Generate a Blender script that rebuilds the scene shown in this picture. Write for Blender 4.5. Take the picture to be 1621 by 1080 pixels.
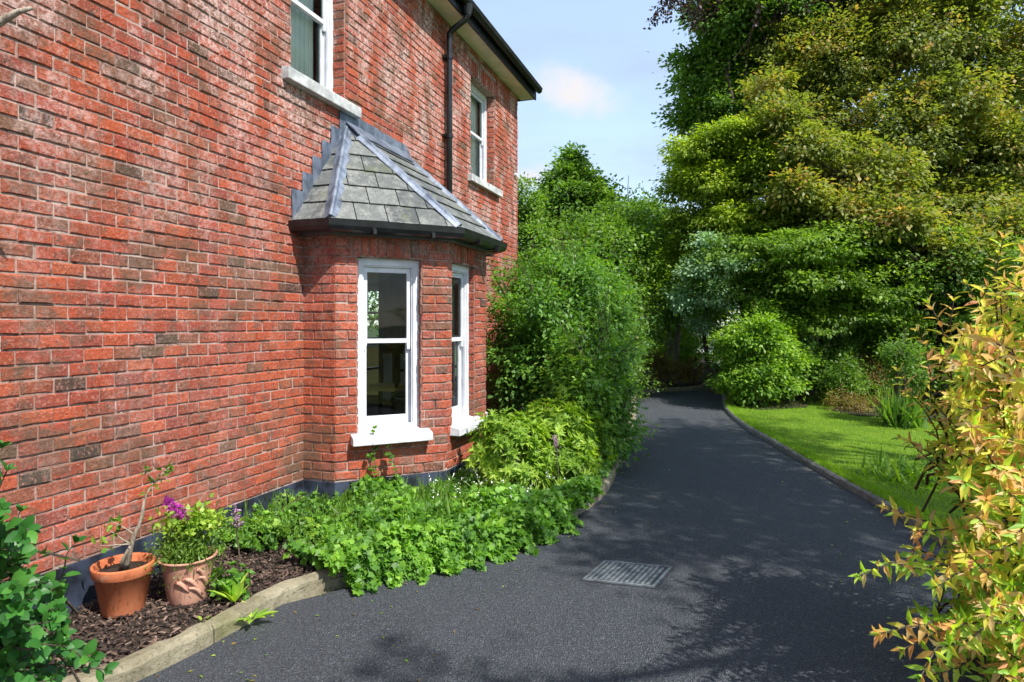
import bpy, math, random
import numpy as np
from mathutils import Vector, Matrix
random.seed(7); rng = np.random.default_rng(7)
for o in list(bpy.data.objects): bpy.data.objects.remove(o)
sc = bpy.context.scene; COL = sc.collection
R = math.radians
# ------------------------------------------------------------------ camera, sky, sun, exposure
EYE = 1.55
cam = bpy.data.cameras.new('camera'); camo = bpy.data.objects.new('camera', cam); COL.objects.link(camo)
camo.location = (0, 0, EYE); camo.rotation_euler = (R(90), 0, 0)
cam.sensor_width = 36; cam.lens = 36*1000/1621; cam.shift_y = -26/1621; cam.clip_start = .05; cam.clip_end = 1500
sc.camera = camo
sc.view_settings.view_transform = 'Standard'; sc.view_settings.look = 'None'
sc.view_settings.exposure = 1.85; sc.view_settings.gamma = 1; sc.view_settings.use_curve_mapping = False
SUN_EL = R(52); SUN_AZ = math.atan2(.70, -.71)
SUNV = Vector((math.sin(SUN_AZ)*math.cos(SUN_EL), math.cos(SUN_AZ)*math.cos(SUN_EL), math.sin(SUN_EL)))
sl = bpy.data.lights.new('sun', 'SUN'); sl.energy = 2.3; sl.angle = R(.55); sl.color = (1, .95, .87)
so = bpy.data.objects.new('sun', sl); COL.objects.link(so); so.rotation_euler = SUNV.to_track_quat('Z', 'Y').to_euler(); so.location = (20, -8, 30)
W = bpy.data.worlds.new('World'); sc.world = W; W.use_nodes = True
nt = W.node_tree; nt.nodes.clear()
def wn(t, **k):
    n = nt.nodes.new(t)
    for a, b in k.items(): setattr(n, a, b)
    return n
sky = wn('ShaderNodeTexSky', sky_type='NISHITA', sun_disc=False, sun_elevation=SUN_EL, sun_rotation=SUN_AZ, air_density=1.0, dust_density=.6, ozone_density=1.6)
geo = wn('ShaderNodeNewGeometry'); 
neg = wn('ShaderNodeVectorMath', operation='SCALE'); neg.inputs['Scale'].default_value = -1
nt.links.new(geo.outputs['Incoming'], neg.inputs[0])
tc = wn('ShaderNodeTexCoord')
def cloud(direction, size, scale, lo, hi):
    sub = wn('ShaderNodeVectorMath', operation='SUBTRACT'); nt.links.new(tc.outputs['Generated'], sub.inputs[0])
    d = Vector(direction).normalized(); sub.inputs[1].default_value = d
    mul = wn('ShaderNodeVectorMath', operation='MULTIPLY'); nt.links.new(sub.outputs[0], mul.inputs[0]); mul.inputs[1].default_value = size
    ln = wn('ShaderNodeVectorMath', operation='LENGTH'); nt.links.new(mul.outputs[0], ln.inputs[0])
    no = wn('ShaderNodeTexNoise'); no.inputs['Scale'].default_value = scale; no.inputs['Detail'].default_value = 7; no.inputs['Roughness'].default_value = .55
    nt.links.new(tc.outputs['Generated'], no.inputs['Vector'])
    m1 = wn('ShaderNodeMath', operation='MULTIPLY_ADD'); nt.links.new(no.outputs[0], m1.inputs[0]); m1.inputs[1].default_value = 2.6; 
    inv = wn('ShaderNodeMath', operation='MULTIPLY'); nt.links.new(ln.outputs['Value'], inv.inputs[0]); inv.inputs[1].default_value = -1
    nt.links.new(inv.outputs[0], m1.inputs[2])
    mr = wn('ShaderNodeMapRange', interpolation_type='SMOOTHSTEP'); mr.inputs['From Min'].default_value = lo; mr.inputs['From Max'].default_value = hi
    nt.links.new(m1.outputs[0], mr.inputs['Value']); return mr.outputs[0]
base_col = sky.outputs[0]
# thin high veil everywhere, plus the small cumulus beside the house
no = wn('ShaderNodeTexNoise'); no.inputs['Scale'].default_value = 2.2; no.inputs['Detail'].default_value = 6
mp = wn('ShaderNodeMapping'); mp.inputs['Scale'].default_value = (1, 1, 3.2); nt.links.new(tc.outputs['Generated'], mp.inputs[0]); nt.links.new(mp.outputs[0], no.inputs['Vector'])
veil = wn('ShaderNodeMapRange', interpolation_type='SMOOTHSTEP'); veil.inputs['From Min'].default_value = .42; veil.inputs['From Max'].default_value = .75; veil.inputs['To Min'].default_value = .62; veil.inputs['To Max'].default_value = .9
nt.links.new(no.outputs[0], veil.inputs['Value'])
def mixw(a, fac, col):
    m = wn('ShaderNodeMix', data_type='RGBA'); nt.links.new(fac, m.inputs[0]); nt.links.new(a, m.inputs[6]); m.inputs[7].default_value = (*col, 1); return m.outputs[2]
c = mixw(base_col, veil.outputs[0], (.96, 1.13, 1.38))
c = mixw(c, cloud((.085, 1, .365), (11, 11, 22), 7, .38, 1.15), (1.75, 1.70, 1.74))
c = mixw(c, cloud((.03, 1, .235), (9, 9, 20), 6, .45, 1.2), (1.75, 1.70, 1.74))
bg = wn('ShaderNodeBackground'); bg.inputs[1].default_value = .15; nt.links.new(c, bg.inputs[0])
ow = wn('ShaderNodeOutputWorld'); nt.links.new(bg.outputs[0], ow.inputs[0])
sc.render.engine = 'CYCLES'; sc.cycles.max_bounces = 12; sc.cycles.diffuse_bounces = 6; sc.cycles.transmission_bounces = 8; sc.cycles.transparent_max_bounces = 12

# ------------------------------------------------------------------ materials
class NM:
    def __init__(s, name):
        s.m = bpy.data.materials.new(name); s.m.use_nodes = True; s.t = s.m.node_tree; s.n = s.t.nodes
        s.b = s.n['Principled BSDF']; s.out = s.n['Material Output']
    def node(s, t, **k):
        n = s.n.new(t)
        for a, b in k.items(): setattr(n, a, b)
        return n
    def put(s, sock, v):
        if hasattr(v, 'is_output') or isinstance(v, bpy.types.NodeSocket): s.t.links.new(v, sock)
        elif isinstance(v, tuple) and len(v) == 3 and sock.type == 'RGBA': sock.default_value = (*v, 1)
        else: sock.default_value = v
    def pos(s, scale=(1, 1, 1)):
        g = s.node('ShaderNodeNewGeometry'); m = s.node('ShaderNodeMapping'); m.inputs['Scale'].default_value = scale
        s.t.links.new(g.outputs['Position'], m.inputs[0]); return m.outputs[0]
    def objpos(s, scale=(1, 1, 1)):
        g = s.node('ShaderNodeTexCoord'); m = s.node('ShaderNodeMapping'); m.inputs['Scale'].default_value = scale
        s.t.links.new(g.outputs['Object'], m.inputs[0]); return m.outputs[0]
    def noise(s, scale, vec=None, detail=4, rough=.55):
        n = s.node('ShaderNodeTexNoise'); n.inputs['Scale'].default_value = scale; n.inputs['Detail'].default_value = detail; n.inputs['Roughness'].default_value = rough
        s.t.links.new(vec if vec is not None else s.pos(), n.inputs['Vector']); return n.outputs[0]
    def mr(s, v, a, b, c=0., d=1.):
        n = s.node('ShaderNodeMapRange', interpolation_type='SMOOTHSTEP'); s.put(n.inputs['Value'], v)
        for k, x in (('From Min', a), ('From Max', b), ('To Min', c), ('To Max', d)): n.inputs[k].default_value = x
        return n.outputs[0]
    def math(s, op, a, b=0.):
        n = s.node('ShaderNodeMath', operation=op); s.put(n.inputs[0], a); s.put(n.inputs[1], b); return n.outputs[0]
    def mix(s, f, a, b, mode='MIX'):
        n = s.node('ShaderNodeMix', data_type='RGBA', blend_type=mode); s.put(n.inputs[0], f); s.put(n.inputs[6], a); s.put(n.inputs[7], b); return n.outputs[2]
    def ramp(s, f, stops, interp='LINEAR'):
        n = s.node('ShaderNodeValToRGB'); s.put(n.inputs[0], f); r = n.color_ramp; r.interpolation = interp
        while len(r.elements) < len(stops): r.elements.new(.5)
        for e, (p, c) in zip(r.elements, stops): e.position = p; e.color = (*c, 1)
        return n.outputs[0]
    def rnd(s):
        g = s.node('ShaderNodeNewGeometry'); o = s.node('ShaderNodeObjectInfo')
        return s.math('FRACT', s.math('ADD', g.outputs['Random Per Island'], o.outputs['Random']))
    def bump(s, h, strength=.5, dist=.01):
        n = s.node('ShaderNodeBump'); n.inputs['Strength'].default_value = strength; n.inputs['Distance'].default_value = dist
        s.put(n.inputs['Height'], h); s.t.links.new(n.outputs[0], s.b.inputs['Normal']); return n
    def set(s, col=None, rough=None, metal=None, spec=None):
        if col is not None: s.put(s.b.inputs['Base Color'], col)
        if rough is not None: s.put(s.b.inputs['Roughness'], rough)
        if metal is not None: s.b.inputs['Metallic'].default_value = metal
        if spec is not None: s.b.inputs['Specular IOR Level'].default_value = spec
        return s.m
def simple(name, col, rough=.6, var=.25, scale=14, metal=0, bump=.15, spec=.5):
    m = NM(name); n = m.noise(scale); 
    c = m.mix(m.mr(n, .3, .7), tuple(x*(1-var) for x in col), tuple(min(1, x*(1+var)) for x in col))
    m.bump(m.noise(scale*6), bump, .004)
    return m.set(c, rough, metal, spec)
def brick_mat():
    m = NM('brick'); r = m.rnd()
    c = m.ramp(r, [(0, (.035, .033, .030)), (.03, (.07, .06, .045)), (.055, (.15, .085, .05)), (.09, (.24, .062, .035)), (.25, (.31, .060, .032)), (.42, (.37, .070, .034)),
                   (.58, (.43, .088, .038)), (.70, (.28, .052, .034)), (.80, (.36, .074, .046)), (.88, (.24, .060, .045)), (.94, (.42, .10, .045)), (1, (.16, .08, .055))])
    big = m.noise(1.1, detail=3); c = m.mix(m.mr(big, .42, .7, 0, .55), c, (.43, .092, .034))
    g = m.node('ShaderNodeNewGeometry'); z = m.node('ShaderNodeSeparateXYZ'); m.t.links.new(g.outputs['Position'], z.inputs[0])
    mid = m.noise(9, detail=7, rough=.7); c = m.mix(m.mr(mid, .53, .63, 0, .75), c, (.14, .075, .055)); c = m.mix(m.mr(mid, .32, .44, .5, 0), c, (.46, .11, .055))
    mid2 = m.noise(17, m.pos((1, 1, .7)), detail=6, rough=.7); c = m.mix(m.mr(mid2, .58, .66, 0, .85), c, (.075, .060, .045))
    fine = m.noise(48, detail=6, rough=.75); c = m.mix(m.mr(fine, .52, .66, 0, .7), c, (.15, .045, .032))
    sp = m.noise(62, detail=5, rough=.8); c = m.mix(m.mr(sp, .52, .62, 0, .60), c, (.52, .27, .21))
    so_ = m.noise(1.9, m.pos((1, 1, 1.5)), detail=7, rough=.66)
    c = m.mix(m.math('MULTIPLY', m.mr(so_, .49, .62, 0, .82), m.mr(fine, .3, .6, .4, 1.)), c, (.12, .085, .055))
    bl = m.noise(1.7, m.pos((1.6, 1.6, .75)), detail=8, rough=.68)
    blf = m.math('MULTIPLY', m.math('MULTIPLY', m.mr(bl, .44, .59), m.mr(z.outputs[2], 1.6, 3.4, .22, 1.)), m.mr(m.noise(30, detail=6, rough=.75), .40, .60, .05, 1.))
    c = m.mix(m.math('MULTIPLY', blf, .92), c, (.60, .41, .37))
    c = m.mix(.02, c, (.26, .17, .14))
    m.bump(m.math('ADD', m.math('ADD', fine, m.math('MULTIPLY', mid, 1.3)), m.math('MULTIPLY', sp, .7)), 1., .010)
    return m.set(c, .92, spec=.15)
def mortar_mat():
    m = NM('mortar'); a = m.noise(4, detail=7, rough=.7); b = m.noise(40, detail=5, rough=.7)
    c = m.mix(m.mr(a, .38, .62), (.24, .14, .11), (.40, .31, .27)); c = m.mix(m.mr(m.noise(13, detail=6, rough=.7), .53, .64, 0, .85), c, (.045, .035, .03))
    c = m.mix(m.mr(b, .58, .68, 0, .6), c, (.50, .44, .39)); m.bump(b, 1, .008); return m.set(c, .95, spec=.15)
def asphalt_mat():
    m = NM('asphalt'); v = m.node('ShaderNodeTexVoronoi'); v.inputs['Scale'].default_value = 165; m.t.links.new(m.pos(), v.inputs['Vector'])
    sp = m.node('ShaderNodeSeparateColor'); m.t.links.new(v.outputs['Color'], sp.inputs[0])
    c = m.ramp(sp.outputs[0], [(0, (.024, .028, .035)), (.5, (.047, .054, .067)), (.84, (.072, .082, .098)), (.95, (.105, .116, .135)), (1, (.17, .178, .195))])
    wear = m.noise(1.1, detail=6, rough=.62); c = m.mix(m.mr(wear, .35, .7, 0, .3), c, (.075, .083, .095))
    c = m.mix(m.mr(m.noise(70, detail=5, rough=.75), .55, .70, 0, .45), c, (.115, .124, .14))
    c = m.mix(m.mr(m.noise(.6, m.pos((1, .35, 1)), detail=7, rough=.7), .55, .72, 0, .35), c, (.020, .024, .030))
    m.bump(m.math('ADD', v.outputs['Distance'], m.noise(90, detail=4)), 1., .012)
    return m.set(c, m.mr(wear, .3, .7, .6, .78), spec=.42)
def leaf_mat(name, stops, rough=.5, trans=.42, bright=1.85, nscale=1.1, spec=.4, nw=.5, yellow=1.35, tb=.45):
    m = NM(name); r = m.rnd(); n = m.mr(m.noise(nscale, detail=4, rough=.6), .3, .7)
    f = m.math('ADD', m.math('MULTIPLY', r, 1-nw), m.math('MULTIPLY', n, nw))
    c = m.ramp(f, [(p_, tuple(min(.8, x*bright) for x in c0)) for p_, c0 in stops]); m.set(c, rough, spec=spec)
    t = m.node('ShaderNodeBsdfTranslucent'); c2 = m.mix(1., c, (yellow*1.15, yellow*1.2, tb), 'MULTIPLY'); m.t.links.new(c2, t.inputs[0])
    mx = m.node('ShaderNodeMixShader'); mx.inputs[0].default_value = trans
    m.t.links.new(m.b.outputs[0], mx.inputs[1]); m.t.links.new(t.outputs[0], mx.inputs[2]); m.t.links.new(mx.outputs[0], m.out.inputs[0])
    return m.m
def bark_mat(name, a, b, sc_=8):
    m = NM(name); n = m.noise(sc_, m.pos((3, 3, .6)), detail=6, rough=.7); c = m.mix(m.mr(n, .35, .65), a, b)
    m.bump(n, .9, .02); return m.set(c, .9, spec=.2)
def lawn_mat():
    m = NM('lawn'); a = m.noise(2.5, detail=5); b = m.noise(90, m.pos((1, 1, 1)), detail=3, rough=.7)
    c = m.mix(m.mr(a, .3, .7), (.10, .19, .010), (.15, .24, .014)); c = m.mix(m.mr(b, .45, .75, 0, .8), c, (.03, .085, .01))
    m.bump(b, 1, .02); return m.set(c, .85, spec=.2)
def soil_mat(name, a, b):
    m = NM(name); n = m.noise(14, detail=8, rough=.7); c = m.mix(m.mr(n, .35, .7), a, b); m.bump(n, 1, .03); return m.set(c, .95, spec=.2)
def slate_mat():
    m = NM('slate'); r = m.rnd(); c = m.ramp(r, [(0, (.06, .068, .070)), (.5, (.10, .11, .108)), (1, (.145, .155, .15))])
    n = m.noise(11, detail=7, rough=.7); c = m.mix(m.mr(n, .45, .65, 0, .8), c, (.22, .225, .21))
    k = m.noise(40, detail=5, rough=.7); c = m.mix(m.mr(k, .52, .7, 0, .8), c, (.05, .055, .05))
    g = m.noise(4, detail=5); c = m.mix(m.mr(g, .55, .75, 0, .5), c, (.11, .125, .05))
    m.bump(m.math('ADD', n, k), .5, .006); return m.set(c, .8, spec=.3)
def lead_mat():
    m = NM('lead'); n = m.noise(9, m.pos((1, 1, .5)), detail=7, rough=.65); c = m.mix(m.mr(n, .35, .65), (.07, .09, .125), (.20, .235, .30))
    c = m.mix(m.mr(m.noise(22, detail=5), .55, .75, 0, .7), c, (.08, .085, .09))
    m.bump(n, .3, .01); return m.set(c, .5, .35, .5)
def terracotta(name, a, b):
    m = NM(name); n = m.noise(7, m.objpos((1, 1, .5)), detail=6, rough=.6); c = m.mix(m.mr(n, .35, .7), a, b)
    k = m.noise(18, m.objpos((2, 2, .6)), detail=6, rough=.65); c = m.mix(m.mr(k, .50, .68, 0, .6), c, tuple(x*.45 for x in a)); c = m.mix(m.mr(m.noise(9, m.objpos(), detail=7, rough=.75), .56, .7, 0, .35), c, (.5, .42, .34))
    m.bump(m.noise(120), .25, .003); return m.set(c, .75, spec=.3)
def concrete(name, a, b, moss=.5):
    m = NM(name); n = m.noise(6, detail=7, rough=.65); c = m.mix(m.mr(n, .3, .7), a, b)
    k = m.noise(50, detail=5, rough=.7); c = m.mix(m.mr(k, .5, .72, 0, .7), c, tuple(x*.35 for x in a))
    g = m.noise(2.3, detail=6, rough=.6); c = m.mix(m.mr(g, .5, .7, 0, moss), c, (.10, .105, .03))
    m.bump(m.math('ADD', n, k), .8, .012); return m.set(c, .92, spec=.2)
def glass_mat():
    m = NM('glass'); g = m.node('ShaderNodeBsdfGlossy'); g.inputs['Roughness'].default_value = .01; g.inputs[0].default_value = (.95, .98, 1, 1)
    t = m.node('ShaderNodeBsdfTransparent'); t.inputs[0].default_value = (.86, .9, .89, 1)
    l = m.node('ShaderNodeLayerWeight'); l.inputs[0].default_value = .28
    f = m.mr(l.outputs['Fresnel'], 0, 1, .02, 1)
    n = m.node('ShaderNodeBump'); n.inputs['Strength'].default_value = .06; n.inputs['Distance'].default_value = .02; m.t.links.new(m.noise(2.5, detail=1), n.inputs['Height']); m.t.links.new(n.outputs[0], g.inputs['Normal'])
    mx = m.node('ShaderNodeMixShader'); m.t.links.new(f, mx.inputs[0]); m.t.links.new(t.outputs[0], mx.inputs[1]); m.t.links.new(g.outputs[0], mx.inputs[2]); m.t.links.new(mx.outputs[0], m.out.inputs[0])
    return m.m
M = dict(
 brick=brick_mat(), mortar=mortar_mat(), asphalt=asphalt_mat(), lawn=lawn_mat(), slate=slate_mat(), lead=lead_mat(), glass=glass_mat(),
 white=simple('white_paint', (.60, .62, .66), .4, .10, 9, bump=.12), sill=simple('sill_paint', (.58, .59, .62), .6, .16, 8, bump=.3),
 stonesill=simple('stone_sill', (.42, .43, .43), .75, .3, 9, bump=.4),
 plinth=simple('bitumen_plinth', (.022, .030, .050), .55, .75, 7, bump=.6), black=simple('black_plastic', (.012, .013, .015), .3, .4, 9, bump=.15),
 bluegrey=simple('grey_fascia', (.10, .12, .155), .45, .1, 6), soffit=simple('soffit_cream', (.70, .68, .56), .6, .12, 4), cream=simple('cream_wall', (.85, .68, .26), .8, .08, 2),
 ceiling=simple('ceiling', (.75, .73, .68), .8, .04, 2), darkroom=simple('dark_grey', (.22, .24, .24), .5, .3, 3), pale_backing=simple('pale_backing', (.74, .76, .70), .8, .12, 3),
 carpet=simple('carpet', (.10, .075, .05), .95, .3, 9), darkwood=simple('dark_wood', (.012, .010, .009), .3, .3, 9), petal=simple('petal_white', (.8, .8, .78), .6, .05),
 soil=soil_mat('soil', (.018, .013, .010), (.05, .036, .028)), ground=soil_mat('ground', (.03, .045, .015), (.05, .075, .02)),
 lane_sun=simple('sunlit_lane', (.38, .38, .36), .9, .25, 30),  # paler than the asphalt, the sunlight on the far lane is in this colour
 kerbl=concrete('kerb_mossy', (.17, .15, .10), (.30, .27, .19), .7), kerbr=concrete('kerb_grey', (.19, .185, .175), (.33, .32, .29), .4),
 terra=terracotta('terracotta_orange', (.42, .115, .045), (.52, .17, .075)), terra2=terracotta('terracotta_pink', (.40, .19, .13), (.52, .28, .20)),
 iron=simple('galvanised_cover', (.20, .225, .245), .5, .35, 22, .5, .5), irondark=simple('cover_recess', (.030, .034, .038), .7, .4, 22, .2, .5),
 bark=bark_mat('bark_brown', (.05, .038, .028), (.12, .095, .07)), barkpale=bark_mat('bark_pale', (.22, .18, .14), (.45, .39, .31)), barkdark=bark_mat('bark_dark', (.015, .012, .012), (.05, .04, .035)),
 chips=None)
mc = NM('bark_chips'); mc.set(mc.ramp(mc.rnd(), [(0, (.015, .010, .008)), (.5, (.05, .03, .022)), (.85, (.11, .068, .048)), (1, (.24, .17, .13))]), .9); M['chips'] = mc.m
G = dict(
 mid=leaf_mat('leaf_mid_green', [(0, (.024, .052, .009)), (.5, (.058, .115, .016)), (1, (.13, .20, .03))]),
 deep=leaf_mat('leaf_deep_green', [(0, (.018, .042, .011)), (.5, (.045, .095, .018)), (1, (.10, .17, .035))]),
 shrub=leaf_mat('leaf_shrub', [(0, (.020, .050, .010)), (.5, (.058, .130, .020)), (.92, (.13, .22, .032)), (1, (.26, .14, .03))], nscale=2),
 lime=leaf_mat('leaf_lime', [(0, (.04, .09, .012)), (.5, (.12, .20, .02)), (1, (.27, .33, .06))], nscale=4),
 cover=leaf_mat('leaf_cover', [(0, (.018, .055, .010)), (.45, (.058, .135, .016)), (.8, (.105, .21, .02)), (1, (.19, .30, .04))], nscale=4.5),
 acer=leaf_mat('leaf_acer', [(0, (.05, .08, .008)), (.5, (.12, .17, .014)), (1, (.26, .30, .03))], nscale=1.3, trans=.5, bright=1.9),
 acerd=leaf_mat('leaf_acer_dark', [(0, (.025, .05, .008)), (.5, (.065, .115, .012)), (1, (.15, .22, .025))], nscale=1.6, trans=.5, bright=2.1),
 bronze=leaf_mat('leaf_bronze', [(0, (.035, .050, .014)), (.35, (.080, .105, .020)), (.62, (.125, .145, .025)), (.82, (.18, .14, .035)), (1, (.28, .13, .08))], nscale=1.3, trans=.48, nw=.5, bright=2.0, yellow=1.15),
 copper=leaf_mat('leaf_copper', bright=1.1, stops=[(0, (.018, .014, .018)), (.6, (.045, .028, .035)), (1, (.10, .05, .055))], nscale=2),
 pale=leaf_mat('leaf_pale_grey', [(0, (.05, .10, .05)), (.5, (.12, .20, .11)), (1, (.30, .38, .26))], nscale=2),
 bright=leaf_mat('leaf_bright', [(0, (.032, .075, .010)), (.5, (.085, .16, .016)), (1, (.20, .29, .03))], nscale=2.2),
 brown=leaf_mat('leaf_brown', [(0, (.05, .035, .015)), (.6, (.13, .09, .03)), (1, (.12, .16, .03))], nscale=3),
 glossy=leaf_mat('leaf_glossy', [(0, (.014, .06, .012)), (.5, (.03, .12, .018)), (1, (.07, .20, .028))], rough=.42, trans=.25, nscale=5, spec=.35, nw=.3, bright=1.2),
 tip=leaf_mat('leaf_tip_orange', [(0, (.74, .28, .14)), (.5, (.84, .46, .12)), (1, (.85, .58, .34))], nscale=6, nw=.3, yellow=.95, bright=1.1, tb=.7, trans=.5),
 gold=leaf_mat('leaf_gold', [(0, (.55, .56, .05)), (.5, (.85, .64, .08)), (1, (.52, .62, .07))], nscale=6, nw=.3, yellow=.95, bright=1.1, tb=.7, trans=.5),
 ggreen=leaf_mat('leaf_fresh_green', [(0, (.07, .15, .02)), (.5, (.17, .29, .03)), (1, (.38, .46, .08))], nscale=6, nw=.3),
 grass=leaf_mat('grass_blade', [(0, (.07, .14, .008)), (1, (.15, .23, .015))], nscale=2),
 purple=leaf_mat('petal_purple', bright=1., stops=[(0, (.30, .02, .28)), (1, (.50, .06, .45))], yellow=1., nscale=9), pinkf=leaf_mat('petal_lilac', bright=1., stops=[(0, (.40, .20, .45)), (1, (.6, .38, .6))], yellow=1.),
)
# ------------------------------------------------------------------ object helpers
def tag(o, label=None, cat=None, group=None, kind=None):
    if label: o['label'] = label
    if cat: o['category'] = cat
    if group: o['group'] = group
    if kind: o['kind'] = kind
    return o
def thing(name, loc, label, cat, group=None):
    o = bpy.data.objects.new(name, None); o.location = loc; o.empty_display_size = .2; COL.objects.link(o); o['wl'] = tuple(loc); del o['wl']
    ROOT[o] = Vector(loc); return tag(o, label, cat, group)
ROOT = {}
def link(name, me, parent=None, mat=None, loc=None, rot=None, scale=None, origin=None):
    """mesh in world coordinates (or local with loc); origin moves the object's origin there"""
    o = bpy.data.objects.new(name, me); COL.objects.link(o)
    if loc is not None:
        o.location = loc
        if rot is not None: o.rotation_euler = rot
        if scale is not None: o.scale = scale
    if mat is not None and not me.materials: me.materials.append(mat)
    if parent is not None:
        o.parent = parent; o.matrix_parent_inverse = Matrix.Translation(-ROOT[parent]); ROOT[o] = ROOT[parent] if loc is None else ROOT[parent]
        if o.parent and parent.parent is not None:   # sub-part: parent's own world matrix is identity-like
            o.matrix_parent_inverse = Matrix.Identity(4)
        SUBW[o] = 1
    else: ROOT[o] = Vector((0, 0, 0))
    return o
SUBW = {}
class MB:
    def __init__(s): s.v = []; s.f = []
    def add(s, vs, fs):
        k = len(s.v); s.v += [tuple(p) for p in vs]; s.f += [tuple(k+i for i in f) for f in fs]
    def hexa(s, p):   # 8 points: bottom 4 ccw, top 4
        s.add(p, [(0, 3, 2, 1), (4, 5, 6, 7), (0, 1, 5, 4), (1, 2, 6, 5), (2, 3, 7, 6), (3, 0, 4, 7)])
    def box(s, x0, x1, y0, y1, z0, z1): s.hexa([(x0, y0, z0), (x1, y0, z0), (x1, y1, z0), (x0, y1, z0), (x0, y0, z1), (x1, y0, z1), (x1, y1, z1), (x0, y1, z1)])
    def fbox(s, o, e, a0, a1, d0, d1, z0, z1):   # o origin xy, e dir xy, d inward (left of e)
        i = (-e[1], e[0]); P = lambda a, d, z: (o[0]+e[0]*a+i[0]*d, o[1]+e[1]*a+i[1]*d, z)
        s.hexa([P(a0, d0, z0), P(a1, d0, z0), P(a1, d1, z0), P(a0, d1, z0), P(a0, d0, z1), P(a1, d0, z1), P(a1, d1, z1), P(a0, d1, z1)])
    def poly_prism(s, poly, off):   # poly 3d list, off vector
        n = len(poly); off = Vector(off); a = [Vector(p) for p in poly]; b = [p+off for p in a]
        s.add(a+b, [tuple(range(n))[::-1], tuple(range(n, 2*n))]+[(i, (i+1) % n, n+(i+1) % n, n+i) for i in range(n)])
    def tube(s, pts, rad, n=8, cap=True):
        pts = [Vector(p) for p in pts]; rings = []; up = Vector((0, 0, 1)); prev = None
        for i, p in enumerate(pts):
            t = (pts[min(i+1, len(pts)-1)]-pts[max(i-1, 0)]).normalized()
            if prev is None: a = t.cross(up if abs(t.z) < .9 else Vector((1, 0, 0))).normalized()
            else: a = (prev-t*prev.dot(t)).normalized()
            prev = a; b = t.cross(a); r = rad[i] if hasattr(rad, '__len__') else rad
            rings.append([p+a*(math.cos(2*math.pi*k/n)*r)+b*(math.sin(2*math.pi*k/n)*r) for k in range(n)])
        fs = [(i*n+k, i*n+(k+1) % n, (i+1)*n+(k+1) % n, (i+1)*n+k) for i in range(len(pts)-1) for k in range(n)]
        if cap: fs += [tuple(range(n))[::-1], tuple(range((len(pts)-1)*n, len(pts)*n))]
        s.add([q for r_ in rings for q in r_], fs)
    def lathe(s, c, prof, n=32):
        vs = [(c[0]+r*math.cos(2*math.pi*k/n), c[1]+r*math.sin(2*math.pi*k/n), c[2]+z) for r, z in prof for k in range(n)]
        s.add(vs, [(i*n+k, i*n+(k+1) % n, (i+1)*n+(k+1) % n, (i+1)*n+k) for i in range(len(prof)-1) for k in range(n)])
    def build(s, name, mat, parent=None, smooth=False, **k):
        me = bpy.data.meshes.new(name); me.from_pydata(s.v, [], s.f); me.materials.append(mat)
        if smooth: me.polygons.foreach_set('use_smooth', [True]*len(me.polygons))
        me.update(); return link(name, me, parent, **k)
def inst_mesh(name, T, F, pos, bas, size, mats, mi=None, smooth=False):
    """joined copies of template T,F: pos (N,3), bas (N,3,3) rows = side, axis, normal; size (N,) or (N,3)"""
    T = np.asarray(T, float); N = len(pos); k = len(T); size = np.asarray(size)
    if size.ndim == 1: size = size[:, None].repeat(3, 1)
    loc = T[None]*size[:, None, :]
    V = np.einsum('nkj,njc->nkc', loc, bas)+pos[:, None, :]
    lens = np.array([len(f) for f in F]); flat = np.concatenate([np.array(f) for f in F])
    me = bpy.data.meshes.new(name); me.vertices.add(N*k); me.vertices.foreach_set('co', V.reshape(-1).astype(np.float32))
    me.loops.add(N*len(flat)); me.loops.foreach_set('vertex_index', (flat[None]+np.arange(N)[:, None]*k).reshape(-1).astype(np.int32))
    L = np.tile(lens, N); me.polygons.add(len(L)); me.polygons.foreach_set('loop_start', (np.cumsum(L)-L).astype(np.int32))
    if smooth: me.polygons.foreach_set('use_smooth', np.ones(len(L), bool))
    for m in (mats if isinstance(mats, list) else [mats]): me.materials.append(m)
    if mi is not None: me.polygons.foreach_set('material_index', np.repeat(mi, len(F)).astype(np.int32))
    me.update(calc_edges=True); return me
def nrm(a): return a/np.maximum(np.linalg.norm(a, axis=-1, keepdims=True), 1e-9)
def basis(axis, normal):
    a = nrm(axis); s = nrm(np.cross(a, normal)); n = np.cross(s, a); return np.stack([s, a, n], 1)
# leaf templates (side, along, up)
DIAM = ([(0, 0, 0), (.3, .45, .07), (0, 1, -.08), (-.3, .45, .07)], [(0, 1, 2, 3)])
NARR = ([(0, 0, 0), (.13, .4, .04), (0, 1, -.12), (-.13, .4, .04)], [(0, 1, 2, 3)])
LOBED = ([(0, 0, 0), (.32, .1, .03), (.5, .5, -.02), (.25, .62, .04), (0, 1, -.05), (-.25, .62, .04), (-.5, .5, -.02), (-.32, .1, .03)], [(0, 1, 2, 3), (0, 3, 4, 5), (0, 5, 6, 7)])
OVAL = ([(0, 0, 0), (0, .3, .0), (0, .65, .0), (0, 1, -.12), (.2, .22, .06), (.31, .5, .07), (.2, .8, .0), (-.2, .22, .06), (-.31, .5, .07), (-.2, .8, .0)],
        [(0, 4, 1), (4, 5, 2, 1), (5, 6, 3, 2), (0, 1, 7), (7, 1, 2, 8), (8, 2, 3, 9)])
LANC = ([(0, 0, 0), (0, .3, -.02), (0, .65, -.05), (0, 1, -.2), (.10, .2, .05), (.155, .42, .05), (.075, .76, -.04), (-.10, .2, .05), (-.155, .42, .05), (-.075, .76, -.04)],
        [(0, 4, 1), (4, 5, 2, 1), (5, 6, 3, 2), (0, 1, 7), (7, 1, 2, 8), (8, 2, 3, 9)])
BLADE = ([(-.04, 0, 0), (.04, 0, 0), (.035, .5, .04), (-.035, .5, .04), (0, 1, -.1)], [(0, 1, 2, 3), (3, 2, 4)])

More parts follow.
